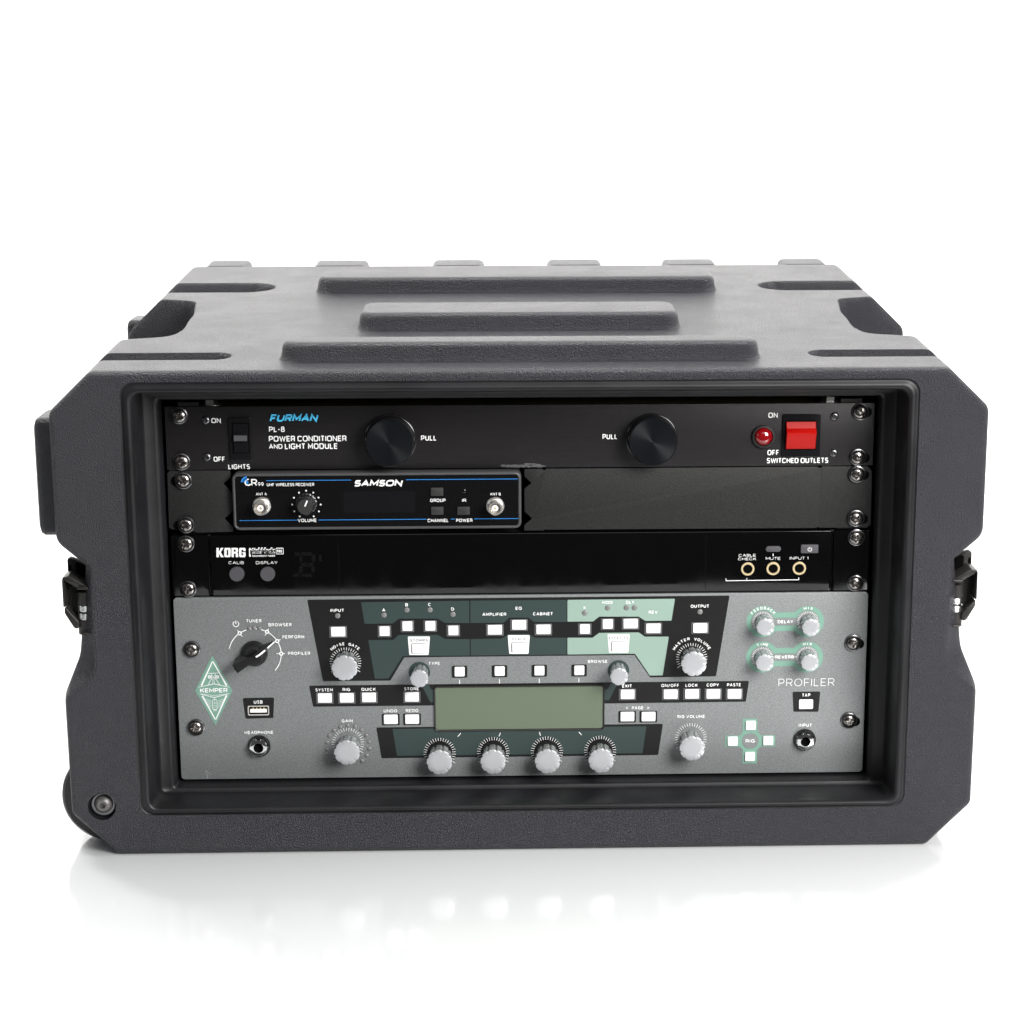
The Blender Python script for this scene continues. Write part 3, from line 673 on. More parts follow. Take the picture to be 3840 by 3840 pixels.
def bnc(z, x, y, xc, yc):
    X, Zc = zz(z, x, y, YR-1); b = put('antenna_jack', mesh('antenna_jack', *lathe([(6.2,0),(6.2,-1.2),(5.6,-1.8),(5.2,-2.2),(4.7,-2.4),(4.6,-6.5),(4.8,-7),(4.8,-9.5),(4.5,-10),(3.9,-10),(3.8,-5)], 48), 'nickel'), rc, (X, YR, Zc))
    put('insulator', mesh('insulator', *lathe([(2.2,-5),(2.2,-8.2),(2.0,-8.4),(.9,-8.4),(.8,-7)], 32), 'white'), b, (X, YR, Zc))
    put('contact_pin', mesh('contact_pin', *lathe([(.7,-5),(.7,-8.2),(.3,-8.3)], 16), 'brass'), b, (X, YR, Zc))
    put('back_disc', mesh('back_disc', *lathe([(4,-4.8),(.5,-5)], 32), 'nickel'), b, (X, YR, Zc))
    for s in (-1, 1):
        put('bayonet_lug', mesh('bayonet_lug', *box(s*4.3-.9, s*4.3+.9, -8.2, -6.6, -.9, .9), 'nickel', False), b, (X, YR, Zc))
bnc(S1, 921, 405, 0, 0); bnc(S2, 1345, 405, 0, 0)
def flute(n, d, p=6): return lambda a, r: 1-d*max(0, c_(n*a))**p
X, Zc = zz(S1, 1327, 380, YR)
g = G(); g.add(*lathe([(7.4,0),(7.4,-1),(6.6,-1.4),(6.2,-9.5),(5.6,-10.6),(5.0,-10.8)], 90, lambda a, r: 1-.05*(c_(18*a) > .3)), off=(X, YR, Zc)); kn = g.obj('volume_knob', 'bkplastic', rc)
g = G(); g.add(*lathe([(5.2,-10.75),(5.0,-11),(0,-11)], 48), off=(X, YR, Zc)); g.obj('cap', 'dkbtn', kn)
g = G(); g.add(*bar2(X-.1, Zc+.2, X+1.6, Zc+4.2, .95, YR-11.1)); g.obj('pointer_line', 'pwhite', kn, False)
def soft_btn(parent, z, x0, y0, x1, y1, m, yb, h=1.3, r=.6, name='push_button'):
    a, b, c, d = rect_at(z, x0, y0, x1, y1, yb-h); g = G()
    g.add(*prism(rrect((b-a)/2, (d-c)/2, r, 4, (a+b)/2, (c+d)/2), yb-h, yb, .35)); return g.obj(name, m, parent)
soft_btn(rc, S2, 760, 240, 875, 315, 'dkbtn', YR); soft_btn(rc, S2, 763, 413, 877, 486, 'dkbtn', YR); pb = soft_btn(rc, S2, 1000, 413, 1115, 486, 'dkbtn', YR)
X, Zc = zz(S2, 1059, 449, YR-1.4); g = G(); g.add(*ring2(X, Zc, 1.6, 1.85, YR-1.35, 24)); g.add(*bar2(X, Zc-1.1, X, Zc+1.1, .25, YR-1.35)); g.obj('power_symbol', 'pblack', pb, False)
X, Zc = zz(S2, 1061, 268, YR); g = G(); g.add(*lathe([(1.7*s_(a), -.9*c_(a)) for a in [PI/2*(1-k/6) for k in range(7)]], 24), off=(X, YR, Zc)); g.obj('infrared_lamp', 'gloss', rc)

# ------------------------------------------------------------------ tuner
tu = thing('rackmount_tuner', 'glossy black rack tuner with three brass-ringed jacks, directly above the grey amplifier', 'tuner', (0, 0, 133))
z0, z1 = 3*U+.5, 3*U+43.6
xl = zz(K1, 452, 300)[0]; xr = zz(K3, 1440, 300)[0]
panel(tu, [(-241.3,z0),(xl-.4,z0),(xl-.4,z1),(-241.3,z1)], 0, 3, 'gloss', 1.8, .7, 'rack_ear')
panel(tu, [(xr+.4,z0),(241.3,z0),(241.3,z1),(xr+.4,z1)], 0, 3, 'gloss', 1.8, .7, 'rack_ear')
panel(tu, [(xl+.4,z0),(xr-.4,z0),(xr-.4,z1),(xl+.4,z1)], -.4, 3, 'gloss', 2.2, .8)
g = G(); g.add(*box(-240, 240, 3.2, 60, z0+.3, z1-.3)); g.obj('chassis', 'inside', tu, False)
xd = zz(K1, 1618, 300)[0]; g = G(); g.add(*bar2(xd, z0+2, xd, z1-2, .35, -.46)); xd = zz(K3, 128, 300)[0]; g.add(*bar2(xd, z0+2, xd, z1-2, .35, -.46)); g.obj('window_seam', 'pdark', tu, False)
for z, x, y in ((K1,230,150),(K1,250,560),(K3,1690,110),(K3,1680,580)): rack_screw(tu, z, x, y)
for z, x, y, r in ((K1,695,418,69),(K1,974,417,68)):
    X, Zc = zz(z, x, y, -1.5); rr = r*.41408/5.55
    g = G(); g.add(*lathe([(rr,0),(rr,-1.5),(rr-.3,-1.9),(0,-1.9)], 40), off=(X, -.4, Zc)); g.obj('round_button', 'greybtn', tu)
a = rect_at(K3, 749, 190, 908, 248, -1.5); g = G(); g.add(*prism(rrect((a[1]-a[0])/2, (a[3]-a[2])/2, (a[3]-a[2])/2-.05, 8, (a[0]+a[1])/2, (a[2]+a[3])/2), -1.7, -.3, .4)); g.obj('mute_button', 'greybtn', tu)
a = rect_at(K3, 1113, 174, 1294, 261, -1.5); g = G(); g.add(*prism(rrect((a[1]-a[0])/2, (a[3]-a[2])/2, .7, 4, (a[0]+a[1])/2, (a[2]+a[3])/2), -1.7, -.3, .3)); pb = g.obj('power_button', 'greybtn', tu)
X, Zc = zz(K3, 1206, 221, -1.8); g = G(); g.add(*ring2(X, Zc, 1.15, 1.5, -1.78, 24, -235, 55)); g.add(*bar2(X, Zc, X, Zc+1.7, .35, -1.78)); g.obj('power_symbol', 'pwhite', pb, False)
for x, y in ((563,425),(826,421),(1097,418)):
    X, Zc = zz(K3, x, y, -1)
    g = G(); g.add(*lathe([(4.7,0),(4.7,-.7),(4.4,-1.0),(3.4,-1.0),(3.25,-.7),(3.2,0)], 40), off=(X, -.4, Zc)); j = g.obj('brass_jack', 'brass', tu)
    g = G(); g.add(*disc(X, Zc, 3.25, -.52)); g.obj('jack_bore', 'hole', j, False)
g = Print('printed_text', 'pwhite', tu); WD = dict(t=.13, gap=.22, e=2.4)
text(g, K1, 'CALIB', 691, 312, 138, 26, -.6, **WD); text(g, K1, 'DISPLAY', 967, 312, 196, 26, -.6, **WD)
text(g, K3, 'CABLE', 557, 281, 176, 27, -.6, **WD); text(g, K3, 'CHECK', 556, 318, 188, 27, -.6, **WD); text(g, K3, 'MUTE', 824, 313, 150, 28, -.6, **WD); text(g, K3, 'INPUT 1', 1093, 310, 192, 28, -.6, **WD)
g = G()
def pxbar(g, z, x0, y0, x1, y1, w, y): a = zz(z, x0, y0); b = zz(z, x1, y1); g.add(*bar2(a[0], a[1], b[0], b[1], w, y))
pxbar(g, K3, 825, 265, 825, 288, .55, -.6); pxbar(g, K3, 334, 544, 1092, 533, .5, -.6)
for x, y in ((337,532),(553,529),(1089,522)): pxbar(g, K3, x, y-13, x, y+13, .45, -.62)
g.obj('printed_bracket', 'pwhite', tu, False); g = G()
# heavy block wordmark drawn as polygons, sizes from its letters
def wpoly(g, L, y=-.6): g.add(*flat([zz(K1, a, b) for a, b in L], y))
wpoly(g, [(512,178),(534,178),(534,262),(512,262)]); wpoly(g, [(534,214),(552,178),(576,178),(552,218),(579,262),(553,262),(534,226)])
def blockO(x0, x1, cut=None):
    w = 22; t = 17
    wpoly(g, [(x0+7,178),(x1-7,178),(x1,188),(x1,190+t),(x1-w,190+t),(x1-w,195),(x0+w,195),(x0+w,190+t),(x0,190+t),(x0,188)])
    wpoly(g, [(x0,207),(x0+w,207),(x0+w,235),(x0,235)]); 
    if cut != 'G': wpoly(g, [(x1-w,207),(x1,207),(x1,235),(x1-w,235)])
    else: wpoly(g, [(x1-w-8,217),(x1,217),(x1,235),(x1-w,235),(x1-w,228),(x1-w-8,228)])
    wpoly(g, [(x0,235),(x0+w,235),(x0+w,245),(x1-w,245),(x1-w,235),(x1,235),(x1,252),(x1-7,262),(x0+7,262),(x0,252)])
blockO(583, 641)
wpoly(g, [(648,178),(670,178),(670,262),(648,262)]); wpoly(g, [(670,178),(700,178),(708,186),(708,212),(700,220),(708,228),(710,262),(688,262),(686,230),(670,230),(670,215),(686,212),(686,194),(670,194)])
blockO(717, 776, 'G')
g.obj('printed_logo', 'pwhite', tu, False); g = G()
ftext(g, K1, 'pitchblack', 927, 208, 240, 66, -.56, .10)
wpoly(g, [(808,180),(822,180),(824,258),(812,260),(808,250)], -.58)
text(g, K1, 'RACKMOUNT TUNER', 940, 250, 206, 17, -.75, .2, gap=.1)
a = zz(K1, 1085, 207); o1 = rrect(6.4*.55*.0+(zz(K1,1120,207)[0]-zz(K1,1050,207)[0])/2, (zz(K1,1085,178)[1]-zz(K1,1085,236)[1])/2, .7, 4, a[0], a[1]); g.add(*flat(o1, -.58))
g.obj('printed_logo', 'pwhite', tu, False)
g = G(); ftext(g, K1, 'pitchblack', 928, 210, 222, 52, -.7, .03)
wpoly(g, [(834,240),(1043,240),(1043,260),(834,260)], -.62)
g.add(*flat(rrect((zz(K1,1116,207)[0]-zz(K1,1054,207)[0])/2, (zz(K1,1085,184)[1]-zz(K1,1085,230)[1])/2, .5, 4, a[0], a[1]), -.7)); g.obj('logo_black', 'pblack', tu, False)
g = G(); text(g, K1, 'PRO', 1083, 208, 48, 28, -.8, .2, gap=.1); g.obj('logo_white', 'pwhite', tu, False)
g = G()      # unlit note display
for L in ([(1212,220),(1255,220),(1275,236),(1258,252),(1230,252)],[(1285,216),(1370,218),(1382,232),(1365,250),(1290,250),(1272,234)],[(1262,262),(1278,245),(1290,262),(1290,300),(1276,312),(1262,300)],
          [(1372,250),(1390,232),(1408,250),(1408,300),(1392,318),(1374,300)],[(1290,312),(1332,312),(1332,348),(1290,348),(1272,330)],[(1340,312),(1374,312),(1390,330),(1374,348),(1340,348)],
          [(1262,352),(1278,340),(1294,358),(1294,390),(1270,412),(1258,400)],[(1374,352),(1392,340),(1405,352),(1405,395),(1385,408),(1372,392)],[(1200,430),(1220,408),(1262,412),(1266,440),(1205,442)],[(1288,412),(1360,410),(1382,425),(1376,442),(1278,440)],
          [(1440,240),(1462,240),(1466,300),(1440,300)]): wpoly(g, L, -.48)
g.obj('unlit_segments', 'pdark', tu, False)

# ------------------------------------------------------------------ guitar amplifier (three units high)
am = thing('guitar_amplifier', 'grey three-unit guitar amplifier panel with green screen and silver knobs, lowest unit in the rack', 'amplifier', (0, 0, 0))
panel(am, [(-241.3,0),(241.3,0),(241.3,132.6),(-241.3,132.6)], 0, 3, 'paint', 2.6, .45)
g = G(); g.add(*box(-215, 215, 3.2, 120, 1.5, 131)); g.obj('chassis', 'inside', am, False)
for z, x, y in ((P1,243,675),(Q1,222,440),(P5,1615,595),(Q3,1712,302)):
    if z in (P5, Q3): slot(am, z, x, y, 2.2)
    rack_screw(am, z, x, y)
Y1, Y2, Y3, Y4 = -.12, -.24, -.36, -.48
def area_print(name, polys, m, y, r=.9):
    for i, L in enumerate(polys): Print(name, m, am).add(*flat(rounded([pp(*p) for p in L], r, 4), y-.004*i))
def q_(z, L): return [z(a, b) for a, b in L]
area_print('black_print', [
  [(1152,2249),(2736,2233),(2685,2536),(2438,2540),(2379,2456),(1516,2465),(1464,2552),(1211,2554)],
  [(1159,2571),(2809,2553),(2797,2631),(2268,2638),(1628,2645),(1174,2650)],
  [(1411,2728),(2486,2714),(2468,2831),(1431,2843)],
  q_(Q1, [(652,163),(937,158),(930,343),(678,350)]), [(2972,2594),(3076,2593),(3069,2669),(2975,2669)]], 'pblack', Y1)
area_print('dark_green_print', [
  [(1354,2258),(1760,2252),(1760,2336),(1668,2336),(1640,2319),(1496,2320),(1472,2338),(1367,2339)],
  [(1764,2252),(2125,2249),(2125,2332),(2002,2332),(1982,2316),(1910,2316),(1888,2335),(1764,2336)],
  [(1381,2400),(1475,2399),(1496,2380),(1642,2380),(1668,2396),(1761,2396),(1762,2458),(1511,2460),(1457,2544),(1406,2545)],
  [(1765,2396),(1882,2394),(1909,2377),(1983,2376),(2005,2391),(2125,2391),(2125,2454),(1765,2458)],
  [(1582,2572),(1606,2566),(1616,2584),(1629,2590),(1629,2634),(1615,2634)], [(2316,2562),(2292,2562),(2280,2582),(2267,2588),(2267,2625),(2284,2625)],
  [(1472,2733),(2424,2723),(2409,2824),(1489,2834)]], 'pdgreen', Y2, .5)
area_print('light_green_print', [
  [(2128,2249),(2531,2245),(2518,2327),(2420,2328),(2395,2312),(2247,2312),(2224,2330),(2128,2331)],
  [(2128,2391),(2222,2391),(2247,2373),(2395,2371),(2418,2387),(2508,2387),(2485,2532),(2437,2533),(2381,2451),(2128,2454)]], 'plgreen', Y2, .5)
area_print('white_plate_print', [q_(P2, [(1253,503),(1521,503),(1505,727),(1272,727)]), q_(P3, [(850,487),(1117,487),(1101,713),(868,713)]), q_(P4, [(445,474),(713,475),(696,698),(462,698)])], 'pwhite', Y3, .7)
# delay / reverb lobes, direction pad plates
gd = Print('grey_disc', 'paint', am)
for cy, xa, xb, t0, t1, b0, b1 in ((324, 517, 1060, 213, 278, 373, 438), (753, 510, 1050, 641, 708, 800, 863)):
    g = G()
    for x in (xa, xb):
        X, Zc = zz(P5, x, cy); g.add(*disc(X, Zc, 11.35, Y1, 56)); gd.add(*disc(X, Zc, 8.1, Y3, 48))
    for y0, y1 in ((t0, t1), (b0, b1)):
        a = rect_at(P5, xa+150, y0, xb-150, y1); g.add(*flat([(a[0], a[2]), (a[1], a[2]), (a[1], a[3]), (a[0], a[3])], Y1-.04))
    g.obj('green_link_print', 'pmgreen', am, False)
g = G(); X, Zc = zz(Q3, 992, 440); g.add(*disc(X, Zc, 8.4, Y1, 48)); gd.add(*disc(X, Zc, 5.9, Y3, 40))
for x, y in ((990,338),(988,546),(874,443),(1109,441)):
    p, q = zz(Q3, x, y); vert = abs(x-990) < 10; g.add(*flat(rrect(5.1 if vert else 6.2, 6.0 if vert else 4.2, .5, 3, p, q), Y1-.05))
g.obj('green_cross_print', 'pmgreen', am, False)
gg = Print('grey_gap', 'paint', am)
for xa, xb, y0, y1 in ((517, 1060, 279, 372), (510, 1050, 709, 799)):
    a = rect_at(P5, xa+95, y0, xb-95, y1); gg.add(*flat([(a[0], a[2]), (a[1], a[2]), (a[1], a[3]), (a[0], a[3])], Y3+.03))
# knob halos
SOFT = [(481,528),(869,522),(1257,518),(1643,513)]
g = Print('knob_halo', 'pblack', am)
for x, y in SOFT: X, Zc = zz(Q2, x, y); g.add(*disc(X, Zc, 11.0, Y3, 56))
g = Print('knob_halo', 'pdgreen', am)
for z, x, y in ((P2,1393,935),(P4,577,914)): X, Zc = zz(z, x, y); g.add(*disc(X, Zc, 7.5, Y3, 48))
# screen
a = rect_at(Q2, 440, 36, 1675, 364, 0)
cxl, czl, hxl, hzl = (a[0]+a[1])/2, (a[2]+a[3])/2, (a[1]-a[0])/2, (a[3]-a[2])/2
g = G(); g.add(*loft([[(p[0], y, p[1]) for p in rrect(hxl-i, hzl-i, 2.6-i*.6, 6, cxl, czl)] for i, y in ((0,-.5),(.15,-1.3),(.5,-1.6),(.9,-1.4),(1.2,-.5))])); sc_ = g.obj('screen', 'blackmetal', am)
g = G(); g.add(*flat(rrect(hxl-.6, hzl-.6, 2.0, 6, cxl, czl), -.5)); g.obj('display_glass', 'lcd', sc_, False)
# ticks, labels
g = None
def ticks(z, cx, cy, rin, rlong, rshort, w=.34, a0=-35, a1=215, step=10.0, longs=(90, 50, 130, 0, 180, 215, -35), yy=Y4):
    X, Zc = zz(z, cx, cy); k = a0; g = G()
    while k <= a1+.1:
        r1 = rlong if any(abs(k-l) < 2 for l in longs) else rshort
        aa = R(k); g.add(*bar2(X+rin*c_(aa), Zc+rin*s_(aa), X+r1*c_(aa), Zc+r1*s_(aa), w, yy)); k += step
    g.obj('tick_scale', 'pwhite', am, False)
ticks(P2, 502, 815, 8.8, 12.3, 11.0); ticks(P4, 1461, 763, 8.8, 12.3, 11.0)
ticks(Q1, 1606, 570, 9.0, 12.8, 11.4); ticks(Q3, 561, 421, 9.0, 12.9, 11.4)
for x, y in SOFT: ticks(Q2, x, y, 9.0, 13.0, 11.4)
for x, y in ((517,325),(1060,321),(510,754),(1050,748)): ticks(P5, x, y, 6.0, 8.4, 7.5, .32)
g = Print('printed_mark', 'pwhite', am)
for x, y, dx, dy in ((623,396,11,-13),(916,393,5,-13),(1207,389,-4,-13),(1499,386,-10,-11)): pxbar(g, Q2, x-dx, y-dy, x+dx, y+dy, .5, Y4)
for x, y in ((269,1050),(750,1043),(1230,1038),(1708,1031)): pxbar(g, P3, x, y-26, x, y+26, .55, Y4)
g = Print('printed_text', 'pwhite', am)
for z, s, x, y, w, h in ((P2,'INPUT',402,188,165,38),(P2,'A',963,183,38,38),(P2,'B',1239,120,34,38),(P2,'C',1516,117,36,38),(P2,'D',1795,172,36,38),
    (P3,'AMPLIFIER',688,235,288,38),(P3,'EQ',982,162,76,38),(P3,'CABINET',1275,229,240,38),(P4,'X',166,154,34,36),(P4,'MOD',443,92,126,38),(P4,'DLY',718,90,100,38),(P4,'REV',995,210,108,38),(P4,'OUTPUT',1560,137,222,38),
    (P2,'TYPE',1573,828,138,38),(P4,'BROWSE',326,804,238,38),(P2,'SYSTEM',244,1147,210,38),(P2,'RIG',512,1143,92,38),(P2,'QUICK',780,1140,174,38),(P2,'STORE',1298,1134,178,38),
    (Q2,'UNDO',124,222,98,23),(Q2,'REDO',280,220,92,23),(P4,'EXIT',681,1100,116,38),(P4,'ON/OFF',1201,1094,216,38),(P4,'LOCK',1458,1091,146,38),(P4,'COPY',1715,1088,148,38),(P5,'PASTE',168,1086,168,38),
    (Q3,'PAGE',176,200,84,23),(Q3,'<',99,200,17,19),(Q3,'>',252,200,17,19),(Q3,'RIG VOLUME',563,263,200,23),(Q3,'RIG',991,440,68,25),(Q3,'TAP',1396,108,60,24),(Q3,'INPUT',1390,326,96,24),
    (Q1,'USB',793,198,80,30),(Q1,'HEADPHONE',800,473,260,28),(Q1,'GAIN',1599,368,100,28),(P1,'TUNER',1004,314,186,40),(P1,'BROWSER',1321,361,280,40),(P1,'PERFORM',1481,508,266,40),(P1,'PROFILER',1551,706,268,40),
    (P5,'DELAY',790,324,188,38),(P5,'REVERB',778,750,226,38)):
    text(g, z, s, x, y, w, h, Y4, .20, gap=.17)
text(g, P5, 'PROFILER', 1042, 1056, 674, 92, Y4, .085, gap=.24)
arctext(g, P2, 'NOISE GATE', 502, 815, 234, 133, 47, 36, Y4, .22); arctext(g, P4, 'MASTER VOLUME', 1461, 763, 242, 150, 30, 36, Y4, .22)
arctext(g, P5, 'FEEDBACK', 517, 325, 172, 140, 40, 36, Y4, .22); arctext(g, P5, 'TIME', 510, 754, 163, 110, 70, 36, Y4, .22)
arctext(g, P5, 'MIX', 1060, 321, 165, 103, 76, 36, Y4, .22); arctext(g, P5, 'MIX', 1050, 748, 163, 103, 76, 36, Y4, .22)
# reverb dashes, mode-dial arc
g = G()
pxbar(g, P5, 632, 751, 660, 751, .35, Y4); pxbar(g, P5, 898, 749, 925, 749, .35, Y4)
g.obj('printed_dash', 'pwhite', am, False); g = G(); DX, DZ = zz(P1, 1020, 712); DR = 18.1
for a0, a1 in ((167.5,128),(120,107),(99,96),(87,84),(75,66),(56,34.5),(25.5,4),(-4,-42)): g.add(*ring2(DX, DZ, DR-.32, DR+.32, Y4, 14, a1, a0))
for a in (124, 61, 30, 0):
    x, z = DX+DR*c_(R(a)), DZ+DR*s_(R(a)); g.add(*ring2(x, z, .65, 1.5, Y4-.02, 24))
    for r0, r1 in ((1.4, 2.6), (-1.4, -3.2 if a in (124, 61, 0) else -1.6)): g.add(*bar2(x+r0*c_(R(a)), z+r0*s_(R(a)), x+r1*c_(R(a)), z+r1*s_(R(a)), .5, Y4))
g.obj('dial_scale', 'pwhite', am, False); g = G(); x, z = zz(P1, 789, 352); g.add(*ring2(x, z, 1.65, 2.25, Y4, 26, -240, 60)); g.add(*bar2(x, z, x, z+2.4, .6, Y4))
g.obj('power_symbol', 'pwhite', am, False)
g = Print('printed_text', 'pthin', am)
for z, s, x, y, w in ((P2,'STOMPS',1388,549,214),(P3,'STACK',985,534,166),(P4,'EFFECTS',579,521,232)): text(g, z, s, x, y, w, 32, Y4, .15, gap=.24)
# badge
def bd_(L, m_g, y): m_g.add(*flat([zz(P1, a, b) if b < 1300 else zz(Q1, a, b) for a, b in L], y))
def k1(x, y): return zz(P1, x, y)
def k2(x, y): return zz(Z(100,2400,.46584), x, y)
g = G(); g.add(*flat([k2(1493,122), k2(1658,405), k2(1521,687), k2(1356,407)], Y2)); badge = g.obj('badge', 'pmgreen', am, False)
g = G()
def kb(x0, y0, x1, y1, w, w1=None): a = k2(x0, y0); b = k2(x1, y1); g.add(*bar2(a[0], a[1], b[0], b[1], w*.0839, Y3, None if w1 is None else w1*.0839))
kb(1496,172,1407,366,8,14); kb(1500,172,1610,366,8,14); kb(1414,448,1519,638,14,8); kb(1610,444,1523,638,14,8)
for s in (-1, 1):
    kb(1508, 352, 1508+s*126, 379, 7, 3); kb(1510, 462, 1510+s*126, 430, 6, 3); kb(1509,446,1509+s*126,430,3)
kb(1464,268,1544,264,5); 
for s in (-1, 1):
    kb(1504+s*12, 300, 1508+s*46, 360, 5); kb(1504+s*5, 318, 1506+s*7, 352, 4); kb(1504+s*16, 270, 1504+s*16, 318, 4)
    x, z = k2(1504+s*31, 296); g.add(*ring2(x, z, .55, 1.25, Y3, 18)); g.add(*ring2(x, z, 0, .3, Y3, 10))
kb(1488,300,1520,300,4); kb(1488,312,1520,312,5); kb(1488,278,1504,296,3); kb(1520,278,1504,296,3)
kb(1514,462,1514,478,4)
for s in (-1, 1):
    kb(1514+s*19, 494, 1516+s*19, 545, 4); kb(1516+s*6, 560, 1517+s*9, 574, 4)
    for i in range(5): kb(1514+s*28, 490+i*13, 1514+s*(84-i*9), 468+i*15, 2.6)
x, z = k2(1514, 494); g.add(*ring2(x, z, 1.45, 1.8, Y3, 12, 0, 180)); x, z = k2(1516, 545); g.add(*ring2(x, z, 1.45, 1.8, Y3, 12, 180, 360))
kb(1500,508,1530,508,3); kb(1500,524,1530,524,3); kb(1502,540,1532,538,3); kb(1514,478,1514,508,3); kb(1506,556,1526,556,4)
text(g, Z(100,2400,.46584), 'KEMPER', 1507, 404, 222, 36, Y3, .20, gap=.10)
g.obj('emblem', 'pwhite', badge, False)

# buttons: grey frame + white cap
def framed(z, x, y, w, frame='pgrey', cw=None, ch=None, fh=46, fw=None, name='push_button'):
    # w: cap width in px of the photo
    X, Zc = zz(z, x, y, 0); k = 1/5.52
    cw = w*k; ch = (ch or 38)*k; h = 1.1
    dz = -.0
    g = G(); g.add(*prism(rrect(cw/2, ch/2, .75, 4, X-.0, Zc+.28), -h-.3, 0, .35)); cap = g.obj(name, 'btn', am)
    if frame:
        fw = (fw or w+12)*k; g = G(); g.add(*prism(rrect(fw/2, fh*k/2, .5, 3, X, Zc), Y3-.1, Y3+.2, .06)); g.obj('frame', frame, cap)
        g = G(); g.add(*flat(rrect(cw/2+.32, ch/2+.32, .9, 4, X, Zc+.1), Y3-.14)); g.obj('gap_shadow_line', 'pblack', cap, False)
    return cap
for z, x, y, w in ((P2,413,448,55),(P2,972,441,39),(P2,1248,380,39),(P2,1525,378,39),(P2,1803,433,39),(P3,694,425,55),(P3,987,365,55),(P3,1280,420,55),(P3,1780,415,39),
                   (P4,446,355,39),(P4,722,350,55),(P4,997,407,55),(P4,1562,402,55)): framed(z, x, y, w)
for z, x, y in ((Q1,1396,163),(Q1,1595,162),(Q1,1796,158),(Q2,279,123),(Q3,102,104),(Q3,414,103),(Q3,569,101),(Q3,723,101),(Q3,876,101)): framed(z, x, y, 54)
for z, x, y in ((Q2,127,285),(Q2,281,284),(Q3,101,265),(Q3,254,265)): framed(z, x, y, 54, 'pblack', fw=68)
for z, x, y in ((P3,269,930),(P3,752,923),(P3,1232,918),(P3,1713,914)): framed(z, x, y, 39, 'pblack', fw=59, fh=47)
for z, x, y in ((P2,1390,650),(P3,988,638),(P4,580,625)): 
    framed(z, x, y, 55, None, ch=36); X, Zc = zz(z, x, y)
    g = G(); g.add(*flat(rrect(5.25, 3.55, .95, 4, X-.1, Zc+.35), Y3-.06)); g.obj('cap_gap', 'pgrey', am, False)
framed(Q3, 1394, 176, 55, None)
for x, y in ((994,330),(988,556),(863,444),(1120,440)): framed(Q3, x, y, 39, None, ch=37)

# LEDs
LEDM = mesh('indicator_lamp', *lathe([(1.0*s_(a), -.42*c_(a)) for a in [PI/2*(1-k/5) for k in range(6)]], 24), 'led')
def led(z, x, y, r):
    X, Zc = zz(z, x, y); o = put('indicator_lamp', LEDM, am, (X, Y3-.05, Zc)); o.scale = (r, 1.3, r)
for z, x, y in ((P2,406,253),(P2,966,246),(P2,1243,183),(P2,1521,182),(P2,1798,236),(P4,170,220),(P4,447,158),(P4,673,156),(P4,770,156),(P4,1561,206)): led(z, x, y, 1.9)
for x, y in ((1537,423),(1604,412),(1670,421),(1479,455),(1728,451),(1438,504),(1772,500),(1416,564),(1797,558),(1416,628),(1799,622),(1443,687),(1777,683),(1488,734),(1735,731)): led(Q1, x, y, 1.35)
for x, y in ((948,404),(1008,398),(1070,403)): led(P1, x, y, 1.3)

# knobs
def silver_knob(z, bx_, by_, z2, cx_, cy_, rcap, depth):
    X, Zc = zz(z, bx_, by_, 0); X2, Z2 = zz(z2, cx_, cy_, -depth)
    X, Zc = X2, Z2
    n = 160
    def rf(a, r): return 1-.075*max(0, c_(9*a+.7))**3
    body = mesh('silver_knob', *lathe([(rcap*.93,0),(rcap*.93,-.5),(rcap*.90,-1),(rcap*.88,-depth+2.6)], n, lambda a, r: 1-.10*max(0, c_(9*a+.7))**3), 'knside')
    k = put('silver_knob', body, am, (X, -.55, Zc))
    put('cap', mesh('cap', *lathe([(rcap*.90,-depth+2.7),(rcap*.99,-depth+2.5),(rcap,-depth+2.0),(rcap,-depth+1.1),(rcap*.985,-depth+.6),(rcap*.95,-depth+.42),(rcap*.5,-depth+.36),(0,-depth+.35)], n, lambda a, r: rf(a, r) if r > rcap*.8 else 1), 'kncap', True, 40), k, (X, -.55, Zc))
    return k
for args in ((P2,502,815,P2,490,888,9.05,14),(P4,1461,763,P4,1490,838,8.95,14),(Q1,1606,570,Q1,1597,660,9.0,14),(Q3,561,421,Q3,572,497,9.0,14),
             (Q2,481,528,Q2,479,598,9.0,14),(Q2,869,522,Q2,868,594,9.0,14),(Q2,1257,518,Q2,1262,591,9.0,14),(Q2,1643,513,Q2,1651,586,9.0,14),
             (P2,1393,940,P2,1392,1017,6.3,16),(P4,577,918,P4,587,993,6.3,16),
             (P5,517,325,P5,550,393,6.3,13),(P5,1060,321,P5,1100,398,6.3,13),(P5,510,754,P5,542,826,6.3,13),(P5,1050,748,P5,1088,824,6.3,13)): silver_knob(*args)

# pointer dial
X, Zc = zz(P1, 1010, 712, -1)
g = G(); g.add(*lathe([(9.2,0),(9.2,-1),(8.6,-2.2),(6.9,-4.2),(6.0,-5.5),(5.8,-9.0)], 56), off=(X, -.4, Zc)); dial = g.obj('selector_knob', 'bkplastic', am)
ang = R(31); u = np.array([c_(ang), s_(ang)]); v = np.array([-s_(ang), c_(ang)]); C0 = np.array([X, Zc])
def dp(a, b): return C0+u*a+v*b
low = [(17.0,-.5),(17.0,.5),(8,2.6),(0,4.0),(-7,4.2),(-14.2,3.7),(-14.6,0),(-14.2,-3.7),(-7,-4.2),(0,-4.0),(8,-2.6)]
top = [(10.8,-.4),(10.8,.4),(6,1.3),(0,1.9),(-7,2.8),(-14.0,3.4),(-14.4,0),(-14.0,-3.4),(-7,-2.8),(0,-1.9),(6,-1.3)]
r0 = []; 
